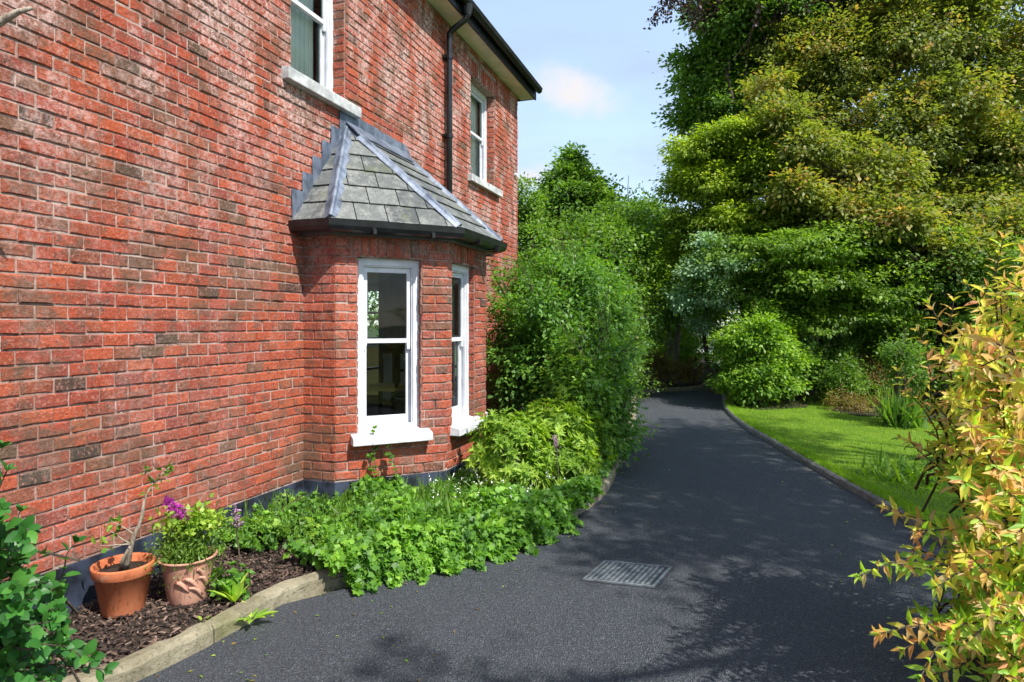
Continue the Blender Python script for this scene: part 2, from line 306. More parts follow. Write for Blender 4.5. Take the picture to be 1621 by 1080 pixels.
# ------------------------------------------------------------------ frames: house wall direction
TH = math.atan2(345, 1000); u = (math.sin(TH), math.cos(TH)); nI = (-math.cos(TH), math.sin(TH)); D = 3.275
def Lc(s, d, z=None):   # s along wall, d inward from its face
    p = (nI[0]*(D+d)+u[0]*s, nI[1]*(D+d)+u[1]*s); return p if z is None else (*p, z)
def gp(px, py, z=0.):   # point of the ground plane at height z seen at a pixel of the photograph (used to survey the place)
    Y = (EYE-z)*1000/(py-514); return ((px-810)/1000*Y, Y)
def catmull(P, n=8):
    P = [np.array(p, float) for p in P]; out = []
    for i in range(len(P)-1):
        a, b, c, d = P[max(i-1, 0)], P[i], P[i+1], P[min(i+2, len(P)-1)]
        for k in range(n):
            t = k/n; out.append(.5*((2*b)+(-a+c)*t+(2*a-5*b+4*c-d)*t*t+(-a+3*b-3*c+d)*t**3))
    out.append(P[-1]); return out
KL = catmull([(-3.6, .2), (-2.75, 1.4), (-2.1, 2.2), (-1.62, 2.75), (-1.40, 3.18), (-1.27, 3.5), (-1.08, 3.73), (-.85, 3.87), (-.45, 4.07), (-.04, 4.37), (.35, 4.87), (.66, 5.34), (.88, 5.85), (1.12, 6.7), (1.5, 8.3), (1.95, 10), (2.35, 12), (2.7, 13.6), (3.2, 14.4), (4.3, 14.95), (5.1, 16.3), (6.25, 19.9), (7.5, 24), (9.4, 30)])
KR = catmull([(3.35, -5), (3.1, 0), (3.0, 3), (3.02, 4.35), (3.09, 5.07), (3.16, 6.0), (3.32, 7.8), (3.5, 9.6), (3.93, 11.7), (4.9, 14.6), (6.0, 17.2), (7.6, 20.4), (9.2, 24), (11.4, 30)])
def sheet(name, pts, z, mat, kind='structure', sub=0):
    me = bpy.data.meshes.new(name); me.from_pydata([(*p, z) for p in pts], [], [tuple(range(len(pts)))]); me.materials.append(mat)
    return tag(link(name, me), kind=kind)
def strip(name, A, B, z, mat, bumpy=0.):
    n = len(A); nb = 10; vs = []; fs = []
    for a, b in zip(A, B):
        for k in range(nb+1):
            t = k/nb; vs.append((a[0]*(1-t)+b[0]*t, a[1]*(1-t)+b[1]*t, z+(bumpy*random.uniform(-1, 1) if 0 < k < nb else 0)))
    for i in range(n-1):
        for k in range(nb): q = i*(nb+1)+k; fs.append((q, q+1, q+nb+2, q+nb+1))
    me = bpy.data.meshes.new(name); me.from_pydata(vs, [], fs); me.materials.append(mat); return tag(link(name, me), kind='structure')
me = bpy.data.meshes.new('ground'); me.from_pydata([(-300, -300, -.03), (300, -300, -.03), (300, 600, -.03), (-300, 600, -.03)], [], [(0, 1, 2, 3)]); me.materials.append(M['ground']); tag(link('ground', me), kind='structure')
def resample(C, ds):
    C = [np.array(c) for c in C]; out = [C[0]]; acc = 0.
    for a, b in zip(C[:-1], C[1:]):
        seg = np.linalg.norm(b-a); t = ds-acc
        while t <= seg: out.append(a+(b-a)*t/seg); t += ds
        acc = (acc+seg) % ds if seg else acc
        acc = ds-(t-seg)
    return out
def sync(Cv, ys):   # curve x at given y (monotone in y)
    Y = [c[1] for c in Cv]; X = [c[0] for c in Cv]; return [(float(np.interp(y, Y, X)), y) for y in ys]
ysr = [-5+i*.5 for i in range(71)]
left_edge = [(-9., y) if y < .2 else p for y, p in zip(ysr, sync(KL, ysr))]
strip('driveway', left_edge, sync(KR, ysr), 0., M['asphalt'])
strip('lane', [(6.9, 22.5), (7.5, 24), (9.4, 30), (12, 44)], [(8.6, 22.5), (9.2, 24), (11.4, 30), (17, 44)], .004, M['lane_sun'])  # pale overlay painting the far end of the road as sunlit
ysl = [.2+i*.25 for i in range(118)]
strip('garden_bed', [(min(-4.5+y*.30, x)-.0, y) for (x, y) in sync(KL, ysl)], [(x-.02, y) for x, y in sync(KL, ysl)], .045, M['soil'], .012)
lawnR = sync(KR, ysr)
strip('lawn', [(x+.02, y) for x, y in lawnR], [(x+16, y) for x, y in lawnR], .06, M['lawn'], .006)
# kerbs
def kerb(name, Cv, side, width, top, length, mat, y0, y1):
    root = thing(name, (float(Cv[0][0]), float(Cv[0][1]), 0), None, None); root['kind'] = 'structure'
    pts = resample(Cv, .06); per = int(length/.06); i = 0
    while i < len(pts)-3:
        seg = pts[i:i+per+1]
        i += per
        if len(seg) < 3 or seg[0][1] < y0 or seg[0][1] > y1: continue
        vs = []; fs = []; dz = random.uniform(-.006, .006); dw = random.uniform(-.005, .005)
        prof = [(0, -.03), (.0, top-.022), (.012, top-.006), (.03, top), (width-.025, top), (width-.006, top-.012), (width, -.03)]
        m = len(prof)
        for k, p in enumerate(seg):
            a = seg[max(k-1, 0)]; b = seg[min(k+1, len(seg)-1)]; t = (b-a)/np.linalg.norm(b-a); nn = np.array((-t[1], t[0]))*side
            q = np.array(p)+t*(.004 if k == 0 else (-.004 if k == len(seg)-1 else 0))
            for (w, z) in prof:
                j = random.uniform(-.006, .006) if z > 0 else 0
                vs.append((q[0]+nn[0]*(w+dw+j), q[1]+nn[1]*(w+dw+j), z+(dz+j*.7 if z > 0 else 0)))
        for k in range(len(seg)-1):
            for j in range(m-1): a_ = k*m+j; fs.append((a_, a_+1, a_+m+1, a_+m) if side < 0 else (a_, a_+m, a_+m+1, a_+1))
        fs += [tuple(range(m)), tuple(range((len(seg)-1)*m, len(seg)*m))[::-1]]
        me = bpy.data.meshes.new('kerb_stone'); me.from_pydata(vs, [], fs); link('kerb_stone', me, root, mat)
    return root
kerb('kerb', KL, 1, .105, .085, .92, M['kerbl'], .3, 22)
kerb('kerb', KR, -1, .085, .07, .48, M['kerbr'], 1.0, 14)

# ------------------------------------------------------------------ the brick house
house = thing('brick_house', Lc(3, 0, 0), 'red brick two storey house with canted bay window and white sash windows beside the driveway', 'house')
PITCH_Z = .075; Z0 = .30
bricks = []   # (x,y,z, dir, length, height, tilt90)
def brick_face(o, e, L, z0, z1, openings=(), pitch=.17, off=0., ext=0.):
    rows = int(round((z1-z0)/PITCH_Z))
    for r in range(rows):
        za = z0+r*PITCH_Z; zb = za+PITCH_Z; ints = [(-ext, L+ext)]
        for (a, b, c_, d_) in openings:
            if zb-.02 > c_ and za+.02 < d_:
                new = []
                for (p, q) in ints:
                    if b <= p or a >= q: new.append((p, q)); continue
                    if a > p: new.append((p, a))
                    if b < q: new.append((b, q))
                ints = new
        k0 = off+(pitch/2 if r % 2 else 0)+random.uniform(-.008, .008)
        for (p, q) in ints:
            cuts = [p]; k = math.floor((p-k0)/pitch)+1; x = k0+k*pitch
            while x < q-.03:
                if x > p+.03: cuts.append(x+random.uniform(-.006, .006))
                x += pitch
            cuts.append(q)
            for a, b in zip(cuts[:-1], cuts[1:]):
                if b-a < .02: continue
                m = (a+b)/2; bricks.append((o[0]+e[0]*m, o[1]+e[1]*m, (za+zb)/2, e, b-a-random.choice((.004, .007, .010, .012)), PITCH_Z-random.uniform(.008, .012), 0))
def soldier(o, e, a, b, z0, h, w=.072):
    n = max(1, round((b-a)/w)); w = (b-a)/n
    for k in range(n):
        m = a+(k+.5)*w; bricks.append((o[0]+e[0]*m, o[1]+e[1]*m, z0+h/2, e, w-.010, h-.012, 1))
core = MB()
def core_face(o, e, L, z0, z1, openings, th, d0=0.):
    # openings are (a,b,zlo,zhi); slabs between them
    xs = sorted(set([0, L]+[v for op in openings for v in op[:2]]))
    for a, b in zip(xs[:-1], xs[1:]):
        m = (a+b)/2; ops = sorted([op for op in openings if op[0] < m < op[1]], key=lambda q: q[2]); z = z0
        for op in ops:
            if op[2] > z: core.fbox(o, e, a, b, d0, th, z, op[2])
            z = op[3]
        if z < z1: core.fbox(o, e, a, b, d0, th, z, z1)
ZE = 5.26
S0 = -4.0; SE = 9.75
W1 = (4.14, 4.88, 3.55, 4.90); W2 = (7.79, 8.70, 3.55, 4.90); BAYO = (4.34, 6.50, .36, 2.28)
o0 = Lc(S0, 0)
sh = lambda w: (w[0]-S0, w[1]-S0, w[2], w[3])
sol = lambda w: (w[0]-S0-.06, w[1]-S0+.06, w[3], w[3]+.225)
# brick rows stop where the bay and its roof sit against the wall
brick_face(o0, u, SE-S0, Z0, ZE, [sh(W1), sh(W2), (4.30-S0, 6.54-S0, 0, 2.30), sol(W1), sol(W2)], .17, .0, ext=.008)
soldier(o0, u, *sol(W1)[:2], W1[3], .225); soldier(o0, u, *sol(W2)[:2], W2[3], .225)
core_face(o0, u, SE-S0, 0, ZE, [sh(W1), sh(W2), sh(BAYO)], .25)
# gable (far) end wall facing along the drive, with a window into the sitting room
DE = 6.5; oe = Lc(SE, 0.25); ein = (nI[0], nI[1])  # direction inward; outward normal = +u
EW = (2.0, 2.95, 1.22, 2.25)   # opening along d-0.25
brick_face(Lc(SE, 0.), ein, DE, Z0, ZE, [(EW[0]+.25, EW[1]+.25, EW[2], EW[3])], .17, .05)
core_face(oe, ein, DE-.25, 0, ZE, [EW], .25)
core_face(Lc(S0, DE), u, SE-S0, 0, ZE, [(4.0-S0, 6.6-S0, .36, 2.6), (6.75-S0, 9.4-S0, .36, 2.6)], .25)   # rear wall, its unseen openings added to let daylight into the room
core.fbox(Lc(S0, 0.25), ein, 0, DE-.25, -.25, 0, 0, ZE)   # near end wall
# upper window reveals
for w in (W1, W2):
    brick_face(Lc(w[1], .125), (u[1], -u[0]), .125, w[2], w[3], (), .17, .03)
    brick_face(Lc(w[0], 0), nI, .125, w[2], w[3], (), .17, .03)
# bay: plan points
BP = [(4.30, 0), (4.30, -.30), (4.967, -.967), (5.873, -.967), (6.54, -.30), (6.54, 0)]
BW = [Lc(*p) for p in BP]
def unit(a, b): l = math.hypot(b[0]-a[0], b[1]-a[1]); return ((b[0]-a[0])/l, (b[1]-a[1])/l), l
BZ = 2.325; WZ0, WZ1 = .66, 2.10
bay_open = {1: (.175, .715), 2: (.10, .62), 3: (.23, .77)}
for i in range(5):
    e, l = unit(BW[i], BW[i+1]); op = []
    bops = []
    if i in bay_open:
        a, b = bay_open[i]; op = [(a, b, WZ0, WZ1)]; bops = [(a, b, WZ0-.05, WZ1), (a-.04, b+.04, WZ1, BZ)]
        soldier(BW[i], e, a-.04, b+.04, WZ1, BZ-WZ1)
        brick_face((BW[i][0]+e[0]*b-e[1]*.06, BW[i][1]+e[1]*b+e[0]*.06), (e[1], -e[0]), .06, WZ0, WZ1, (), .2, .1)
        brick_face((BW[i][0]+e[0]*a, BW[i][1]+e[1]*a), (-e[1], e[0]), .06, WZ0, WZ1, (), .2, .1)
    brick_face(BW[i], e, l, Z0, BZ, bops, .185, (.0, .0, .11, .0, .1)[i], ext=.006)
    core_face(BW[i], e, l, 0, BZ, op, .11)
core.build('wall', M['mortar'], house)
# brick objects: the 300 that show largest, the rest joined
def brick_template(j):
    r_ = random.Random(j); out = []
    P = [(-.5, -.5), (-.17, -.5), (.2, -.5), (.5, -.5), (.5, 0), (.5, .5), (.15, .5), (-.2, .5), (-.5, .5), (-.5, 0)]
    fr = [(x+(-.035 if x > .4 else .035 if x < -.4 else 0)+r_.uniform(-.014, .014), .5-r_.uniform(0, .05), y+(-.085 if y > .4 else .085 if y < -.4 else 0)+r_.uniform(-.045, .045)) for x, y in P]
    mid = [(x+r_.uniform(-.01, .01), .30, y+r_.uniform(-.035, .035)) for x, y in P]
    bk = [(x, -.5, y) for x, y in P]; n = 10
    fs = [tuple(range(n))]
    for k in range(n):
        q = (k+1) % n; fs += [(k, n+k, n+q, q), (n+k, 2*n+k, 2*n+q, n+q)]
    return np.array(fr+mid+bk), fs
TEM = [brick_template(j) for j in range(8)]
def score(b):
    x, y, z = b[:3]
    if y < .6: return 0
    px = x/y; py = (EYE-z)/y
    if abs(px) > .87 or py > .6 or py < -.56: return 0
    e = b[3]; w = b[4]; facing = abs(x*(-e[1])+y*e[0])/math.hypot(x, y)
    return w*b[5]/y/y*facing
order = sorted(range(len(bricks)), key=lambda i: -score(bricks[i])); single = set(order[:300])
DEP = .036; PRO = .009
bm_cache = {}
restP = [[] for _ in TEM]
for i, b in enumerate(bricks):
    x, y, z, e, l, h, sd = b; t = random.randrange(8); rec = random.gauss(0, .0022); out = (e[1], -e[0])
    off = PRO+rec-DEP/2; cx, cy = x+out[0]*off, y+out[1]*off; ang = math.atan2(e[1], e[0])+random.gauss(0, .006); tilt = random.gauss(0, .006)
    # template axes: x along e, y outward, z up
    ex = np.array((math.cos(ang), math.sin(ang), 0)); ey = np.array((math.sin(ang), -math.cos(ang), 0)); ez = np.array((0, 0, 1.))
    ex2 = ex*math.cos(tilt)+ez*math.sin(tilt); ez2 = -ex*math.sin(tilt)+ez*math.cos(tilt)
    if sd: pass
    if i in single:
        if t not in bm_cache:
            me = bpy.data.meshes.new('brick'); T, F = TEM[t]; me.from_pydata([(v[0], v[1], v[2]) for v in T], [], F); me.materials.append(M['brick']); me.update(); bm_cache[t] = me
        o = bpy.data.objects.new('brick', bm_cache[t]); COL.objects.link(o); o.parent = house
        mat = Matrix(((ex2[0]*l, ey[0]*DEP, ez2[0]*h, cx), (ex2[1]*l, ey[1]*DEP, ez2[1]*h, cy), (ex2[2]*l, ey[2]*DEP, ez2[2]*h, z), (0, 0, 0, 1)))
        o.matrix_parent_inverse = Matrix.Translation(-ROOT[house]); o.matrix_basis = mat
    else: restP[t].append((cx, cy, z, ex2, ey, ez2, l, DEP, h))
# join the rest
allv = []; me_parts = []
verts = []; faces = []; base = 0
for t, lst in enumerate(restP):
    T, F = TEM[t]
    for (cx, cy, z, ex, ey, ez, l, dp, h) in lst:
        V = T[:, :1]*l*ex+T[:, 1:2]*dp*ey+T[:, 2:]*h*ez+np.array((cx, cy, z)); verts.append(V)
        faces += [tuple(base+k for k in f) for f in F]; base += len(T)
me = bpy.data.meshes.new('brickwork'); me.from_pydata(np.concatenate(verts).tolist(), [], faces); me.materials.append(M['brick'])
tag(link('brickwork', me, house), kind='stuff')
# plinth painted with bitumen
pl = MB(); pl.fbox(o0, u, 0, 4.31-S0, -.014, .1, -.02, .292); pl.fbox(o0, u, 6.53-S0, SE-S0+.012, -.014, .1, -.02, .292)
for i in range(5):
    e, l = unit(BW[i], BW[i+1]); pl.fbox(BW[i], e, -.01, l+.01, -.016-.001*i, .05, -.02, .290+.0015*i)
pl.build('plinth', M['plinth'], house)
# windows --------------------------------------------------------------
def sash_window(o, e, a, b, z0, z1, setb, bars=False, meet=.52, pale_backing=None):
    fw = .055; out = MB(); d0 = setb
    out.fbox(o, e, a-.01, a+fw, d0, d0+.09, z0, z1); out.fbox(o, e, b-fw, b+.01, d0, d0+.09, z0, z1)
    out.fbox(o, e, a+fw, b-fw, d0+.001, d0+.089, z1-fw, z1+.005); out.fbox(o, e, a+fw, b-fw, d0+.001, d0+.11, z0-.01, z0+.035)
    # staff bead
    out.fbox(o, e, a+fw, a+fw+.012, d0+.012, d0+.03, z0+.035, z1-fw); out.fbox(o, e, b-fw-.012, b-fw, d0+.012, d0+.03, z0+.035, z1-fw); out.fbox(o, e, a+fw+.012, b-fw-.012, d0+.012, d0+.03, z1-fw-.012, z1-fw)
    w = out.build('window', M['white'], house)
    zm = z0+(z1-z0)*meet; A, B = a+fw+.004, b-fw-.004; sw = .042
    for (lo, hi, dd, nm) in ((zm-.02, z1-fw-.014, .032, 'upper_sash'), (z0+.036, zm+.018, .060, 'lower_sash')):
        s = MB(); dd += d0; top = sw if nm == 'upper_sash' else .036; bot = .036 if nm == 'upper_sash' else .07
        s.fbox(o, e, A, A+sw, dd, dd+.026, lo, hi); s.fbox(o, e, B-sw, B, dd, dd+.026, lo, hi)
        s.fbox(o, e, A+sw, B-sw, dd+.001, dd+.025, hi-top, hi); s.fbox(o, e, A+sw, B-sw, dd+.001, dd+.025, lo, lo+bot)
        if nm == 'upper_sash':   # horns
            for x in (A, B-sw): s.hexa([Pf(o, e, *q) for q in ((x+.004, dd+.002, lo-.055), (x+sw-.012, dd+.002, lo-.055), (x+sw-.012, dd+.024, lo-.055), (x+.004, dd+.024, lo-.055), (x, dd+.001, lo), (x+sw, dd+.001, lo), (x+sw, dd+.025, lo), (x, dd+.025, lo))])
        if bars: s.fbox(o, e, (A+B)/2-.009, (A+B)/2+.009, dd+.003, dd+.022, lo+bot, hi-top)
        so_ = s.build(nm, M['white'], w)
        g = MB(); g.add([Pf(o, e, *q) for q in ((A+sw-.002, dd+.012, lo+bot-.002), (B-sw+.002, dd+.012, lo+bot-.002), (B-sw+.002, dd+.012, hi-top+.002), (A+sw-.002, dd+.012, hi-top+.002))], [(0, 1, 2, 3)]); g.build('pane', M['glass'], w)
    return w
def Pf(o, e, a, d, z): i = (-e[1], e[0]); return (o[0]+e[0]*a+i[0]*d, o[1]+e[1]*a+i[1]*d, z)
def sill(o, e, a, b, z0, z1, proj, back, mat, drop=.02, name='window_sill'):
    s = MB(); s.hexa([Pf(o, e, *q) for q in ((a, -proj, z0), (b, -proj, z0), (b, back, z0), (a, back, z0), (a, -proj, z1-drop), (b, -proj, z1-drop), (b, back, z1), (a, back, z1))])
    ob = s.build(name, mat, house); bv = ob.modifiers.new('bevel', 'BEVEL'); bv.width = .006; bv.segments = 2; return ob
for w in (W1, W2):
    sash_window(o0, u, w[0]-S0, w[1]-S0, w[2]+.004, w[3]-.004, .12)
    sill(o0, u, w[0]-S0-.115, w[1]-S0+.16, w[2]-.105, w[2]+.003, .075, .115, M['stonesill'], .014)
for i, (a, b) in bay_open.items():
    e, l = unit(BW[i], BW[i+1])
    sash_window(BW[i], e, a, b, WZ0+.02, WZ1-.004, .055, meet=.52)
    sill(BW[i], e, a-.055, b+.07, WZ0-.078, WZ0+.022, .105, .062, M['sill'], .035)
# far gable window (seen from inside)
sash_window(oe, ein, EW[0], EW[1], EW[2]+.004, EW[3]-.004, .08, bars=True)
sur = MB(); 
for (a, b, c_, d_) in ((EW[0]-.09, EW[0], EW[2]-.02, EW[3]+.09), (EW[1], EW[1]+.09, EW[2]-.02, EW[3]+.09), (EW[0], EW[1], EW[3], EW[3]+.09), (EW[0]-.14, EW[1]+.14, EW[2]-.06, EW[2]-.02)): sur.fbox(oe, ein, a, b, .25, .275, c_, d_)
sur.build('window_architrave', M['white'], house)
# interior: floors, ceilings, partition walls
inn = MB()
inn.fbox(Lc(S0, .25), u, 0, SE-S0-.25, 0, DE-.25, .22, .34); inn.build('floor', M['carpet'], house)
for nm, za, zb in (('ceiling', 2.72, 2.95), ('ceiling', ZE-.02, ZE+.05)):
    c_ = MB(); c_.fbox(Lc(S0, .26), u, .26, SE-S0-.26, 0, DE-.27, za, zb); c_.build(nm, M['ceiling'], house)
cb = MB(); cb.add([(*Lc(s_, d_), 2.30) for s_, d_ in [(4.34, .2), (4.34, -.28), (4.98, -.92), (5.86, -.92), (6.5, -.28), (6.5, .2)]]+[(*Lc(s_, d_), 2.32) for s_, d_ in [(4.34, .2), (4.34, -.28), (4.98, -.92), (5.86, -.92), (6.5, -.28), (6.5, .2)]],
    [tuple(range(6)), tuple(range(6, 12))[::-1]]+[(i, (i+1) % 6, 6+(i+1) % 6, 6+i) for i in range(6)]); cb.build('bay_ceiling', M['ceiling'], house)
bf = MB(); bf.add([(*Lc(s_, d_), z_) for z_ in (.30, .345) for s_, d_ in [(4.34, .3), (4.34, -.28), (4.98, -.92), (5.86, -.92), (6.5, -.28), (6.5, .3)]], [tuple(range(6)), tuple(range(6, 12))[::-1]]+[(i, (i+1) % 6, 6+(i+1) % 6, 6+i) for i in range(6)]); bf.build('bay_floor', M['carpet'], house)
wl = MB(); wl.fbox(oe, ein, 0, EW[0], .252, .262, .34, 2.72); wl.fbox(oe, ein, EW[1], 4.6, .252, .262, .34, 2.72); wl.fbox(oe, ein, EW[0], EW[1], .252, .262, .34, EW[2]-.06); wl.fbox(oe, ein, EW[0], EW[1], .252, .262, EW[3]+.09, 2.72)
wl.fbox(Lc(3.4, .25), ein, 0, 6.2, -.1, 0, .34, 2.72)
wl.build('room_wall', M['cream'], house)
pt = MB(); pt.fbox(Lc(3.2, .26), ein, 0, 3, -.08, 0, 2.96, ZE-.03); pt.fbox(Lc(6.2, .26), ein, 0, 3, -.08, 0, 2.96, ZE-.03); pt.fbox(Lc(3.2, 3), u, 0, 6.2, 0, .08, 2.96, ZE-.03); pt.build('partition_wall', M['pale_backing'], house)
# bay roof -------------------------------------------------------------
EZ = 2.36; OV = .15
def offset_bay(ov):
    k = math.tan(R(22.5))*ov
    return [(4.30-ov, 0), (4.30-ov, -.30-k), (4.967-k, -.967-ov), (5.873+k, -.967-ov), (6.54+ov, -.30-k), (6.54+ov, 0)]
EV = [Vector((*Lc(*p), EZ)) for p in offset_bay(OV)]
TZ = 3.34; T1 = Vector((*Lc(4.92, 0), TZ)); T2 = Vector((*Lc(5.92, 0), TZ))
deck = MB(); panels = [(EV[0], EV[1], T1), (EV[1], EV[2], T1), (EV[2], EV[3], T2, T1), (EV[3], EV[4], T2), (EV[4], EV[5], T2)]
for p in panels: deck.add([q-Vector((0, 0, .03)) for q in p], [tuple(range(len(p)))])
deck.add([p-Vector((0, 0, .03)) for p in EV], [tuple(range(6))[::-1]]); deck.build('bay_roof', M['irondark'], house)
def clip(poly, ed):   # convex clip in 2d; ed list of (point, inward normal)
    for (p, n_) in ed:
        out = []
        for i in range(len(poly)):
            a, b = poly[i], poly[(i+1) % len(poly)]; da = (a-p).dot(n_); db = (b-p).dot(n_)
            if da >= 0: out.append(a)
            if da*db < 0: out.append(a+(b-a)*(da/(da-db)))
        poly = out
        if len(poly) < 3: return []
    return poly
for pi, p in enumerate(panels):
    o = p[0]; ex = (p[1]-p[0]).normalized(); nn = ex.cross(p[2]-p[0]).normalized(); ey = nn.cross(ex)
    if nn.z < 0: nn = -nn
    P2 = [Vector(((q-o).dot(ex), (q-o).dot(ey))) for q in p]; cen = sum(P2, Vector((0, 0)))/len(P2)
    ed = []
    for i in range(len(P2)):
        a, b = P2[i], P2[(i+1) % len(P2)]; t = (b-a).normalized(); n_ = Vector((-t.y, t.x))
        if (cen-a).dot(n_) < 0: n_ = -n_
        ed.append((a, n_))
    H = max(q.y for q in P2); rows = 6 if pi in (0, 1, 3, 4) else 7; g = H/rows; Wd = .25 if pi in (1, 3) else .22
    xs0 = min(q.x for q in P2); xs1 = max(q.x for q in P2)
    for r in range(rows):
        k = 0; x = xs0-(Wd/2 if r % 2 else 0)-random.uniform(0, .05)
        while x < xs1:
            w = Wd*random.uniform(.9, 1.1)
            q = [Vector((x+.004, r*g+.002)), Vector((x+w-.004, r*g+.002+random.uniform(-.006, .006))), Vector((x+w-.004, (r+1)*g+.012)), Vector((x+.004, (r+1)*g+.012))]
            q = clip(q, ed)
            if len(q) >= 3 and max(v.x for v in q)-min(v.x for v in q) > .03:
                lift = lambda v: .014*(1-(v.y-r*g)/g)+.006
                top = [o+ex*v.x+ey*v.y+nn*lift(v) for v in q]; mb = MB(); mb.poly_prism(top, -nn*.009); mb.build('slate', M['slate'], house)
            x += w
# lead hips
for (a, b, w) in ((T1, EV[1], .060), (T1, EV[2], .050), (T2, EV[3], .050), (T2, EV[4], .055)):
    d = (b-a).normalized(); side = d.cross(Vector((0, 0, 1))).normalized(); upv = side.cross(d).normalized(); m = MB()
    if upv.z < 0: upv = -upv
    a2 = a+d*.02; b2 = b-d*.015
    prof = [(-w, -.020), (-w, -.014), (-.026, .010), (-.014, .028), (0, .034), (.014, .028), (.026, .010), (w, -.014), (w, -.020)]
    N = 9; vs = []
    for k in range(N+1):
        c_ = a2+(b2-a2)*k/N
        for (x_, y_) in prof: vs.append(c_+side*(x_+random.uniform(-.003, .003))+upv*(y_+.010))
    n_ = len(prof); m.add(vs, [(k*n_+j, k*n_+j+1, (k+1)*n_+j+1, (k+1)*n_+j) for k in range(N) for j in range(n_-1)]+[tuple(range(n_))[::-1], tuple(range(N*n_, N*n_+n_))])
    m.build('lead_hip', M['lead'], house)
# stepped flashing up the wall, both sides, and the apron along the top
def plate(s0, s1, zl0, zl1, zt):
    m = MB(); m.hexa([(*Lc(s0, -.012), zl0), (*Lc(s1, -.012), zl1), (*Lc(s1, -.019), zl1), (*Lc(s0, -.019), zl0), (*Lc(s0, -.012), zt), (*Lc(s1, -.012), zt), (*Lc(s1, -.017), zt), (*Lc(s0, -.017), zt)]); m.build('lead_step', M['lead'], house)
sl0, sl1 = 4.15, 4.92; NS = 6
for k in range(NS):
    s_ = sl0+(sl1-sl0)*k/NS; s2 = sl0+(sl1-sl0)*(k+1)/NS; f = lambda q: EZ+(TZ-EZ)*(q-sl0)/(sl1-sl0)
    plate(s_-.012, s2, f(s_)+.0, f(s2)-.0, f(s2)+.10)
    t_ = 10.84-s_; t2 = 10.84-s2; plate(t2, t_+.012, f(s2), f(s_), f(s2)+.08)
m = MB()
for k in range(2):
    a = 4.86+k*.56; b = a+.57; zt = TZ+.125-.01*k
    m = MB(); m.hexa([(*Lc(a, -.004), TZ-.01), (*Lc(b, -.004), TZ-.01), (*Lc(b, -.024-.003*k), TZ-.01), (*Lc(a, -.024-.003*k), TZ-.01), (*Lc(a, -.004), zt), (*Lc(b, -.004), zt), (*Lc(b, -.02-.003*k), zt), (*Lc(a, -.02-.003*k), zt)])
    m.hexa([(*Lc(a, -.01), TZ+.035), (*Lc(b, -.01), TZ+.035), (*Lc(b, -.15), TZ-.095), (*Lc(a+.0, -.15), TZ-.095), (*Lc(a, -.01), TZ+.05), (*Lc(b, -.01), TZ+.05), (*Lc(b, -.15), TZ-.085), (*Lc(a, -.15), TZ-.085)])
    m.build('lead_apron', M['lead'], house)
# fascia, gutter of bay
def sweep(name, pts, prof, mat, closed=False, smooth=False):   # pts 2d plan list; prof (outward, z)
    vs = []; n_ = len(prof); N = len(pts)
    for i, p in enumerate(pts):
        a = Vector(pts[max(i-1, 0)]); b = Vector(p); c_ = Vector(pts[min(i+1, N-1)])
        t1 = (b-a).normalized() if i > 0 else (c_-b).normalized(); t2 = (c_-b).normalized() if i < N-1 else t1
        n1 = Vector((t1.y, -t1.x)); n2 = Vector((t2.y, -t2.x)); nb = (n1+n2).normalized(); kk = 1/max(.3, nb.dot(n1))
        for (w, z) in prof: vs.append((b.x+nb.x*w*kk, b.y+nb.y*w*kk, z))
    fs = [(i*n_+j, i*n_+(j+1) % n_, (i+1)*n_+(j+1) % n_, (i+1)*n_+j) for i in range(N-1) for j in range(n_)]
    fs += [tuple(range(n_))[::-1], tuple(range((N-1)*n_, N*n_))]
    m = MB(); m.add(vs, fs); return m.build(name, mat, house, smooth=smooth)
ring = BW
sweep('bay_fascia', [Lc(*p) for p in offset_bay(.02)], [(0, 2.262), (.05, 2.262), (.05, 2.335), (0, 2.335)], M['bluegrey'])
sweep('bay_soffit', [Lc(*p) for p in offset_bay(.0)], [(.001, 2.336), (.145, 2.336), (.145, 2.352), (.001, 2.352)], M['bluegrey'])
gut = [(.125, 2.352), (.118, 2.315), (.132, 2.285), (.158, 2.272), (.186, 2.285), (.200, 2.315), (.206, 2.362), (.198, 2.362), (.190, 2.32), (.158, 2.29), (.13, 2.32), (.130, 2.352)]
sweep('bay_gutter', [Lc(*p) for p in offset_bay(.0)], gut, M['black'])
for i in (1, 2, 3):
    e, l = unit(*[Lc(*p) for p in offset_bay(.16)[i:i+2]])
    for t in (.3, .75):
        q = Lc(*offset_bay(.16)[i]); m = MB(); m.fbox((q[0]+e[0]*l*t, q[1]+e[1]*l*t), e, 0, .025, -.054, .05, 2.262, 2.30); m.build('gutter_bracket', M['black'], house)
# main eaves
def eave(name, prof, mat): return sweep(name, [Lc(S0-.3, 0), Lc(SE+.22, 0)], prof, mat)
eave('soffit', [(.001, ZE), (.24, ZE), (.24, ZE+.022), (.001, ZE+.022)], M['soffit'])
eave('fascia', [(.236, ZE-.015), (.258, ZE-.015), (.258, ZE+.20), (.236, ZE+.20)], M['black'])
eave('gutter', [(w_-.06, z_) for w_, z_ in [(.32, ZE+.15), (.325, ZE+.115), (.352, ZE+.088), (.39, ZE+.088), (.418, ZE+.115), (.428, ZE+.17), (.42, ZE+.17), (.408, ZE+.12), (.37, ZE+.1), (.335, ZE+.12), (.33, ZE+.16)]], M['black'])
vb = MB(); vb.fbox(Lc(SE+.004, -.24), ein, 0, DE+.3, -.21, -.19, ZE-.004, ZE+.2); vb.fbox(Lc(SE+.004, -.23), ein, 0, DE+.3, -.19, 0, ZE+.001, ZE+.02); vb.build('verge_board', M['black'], house)
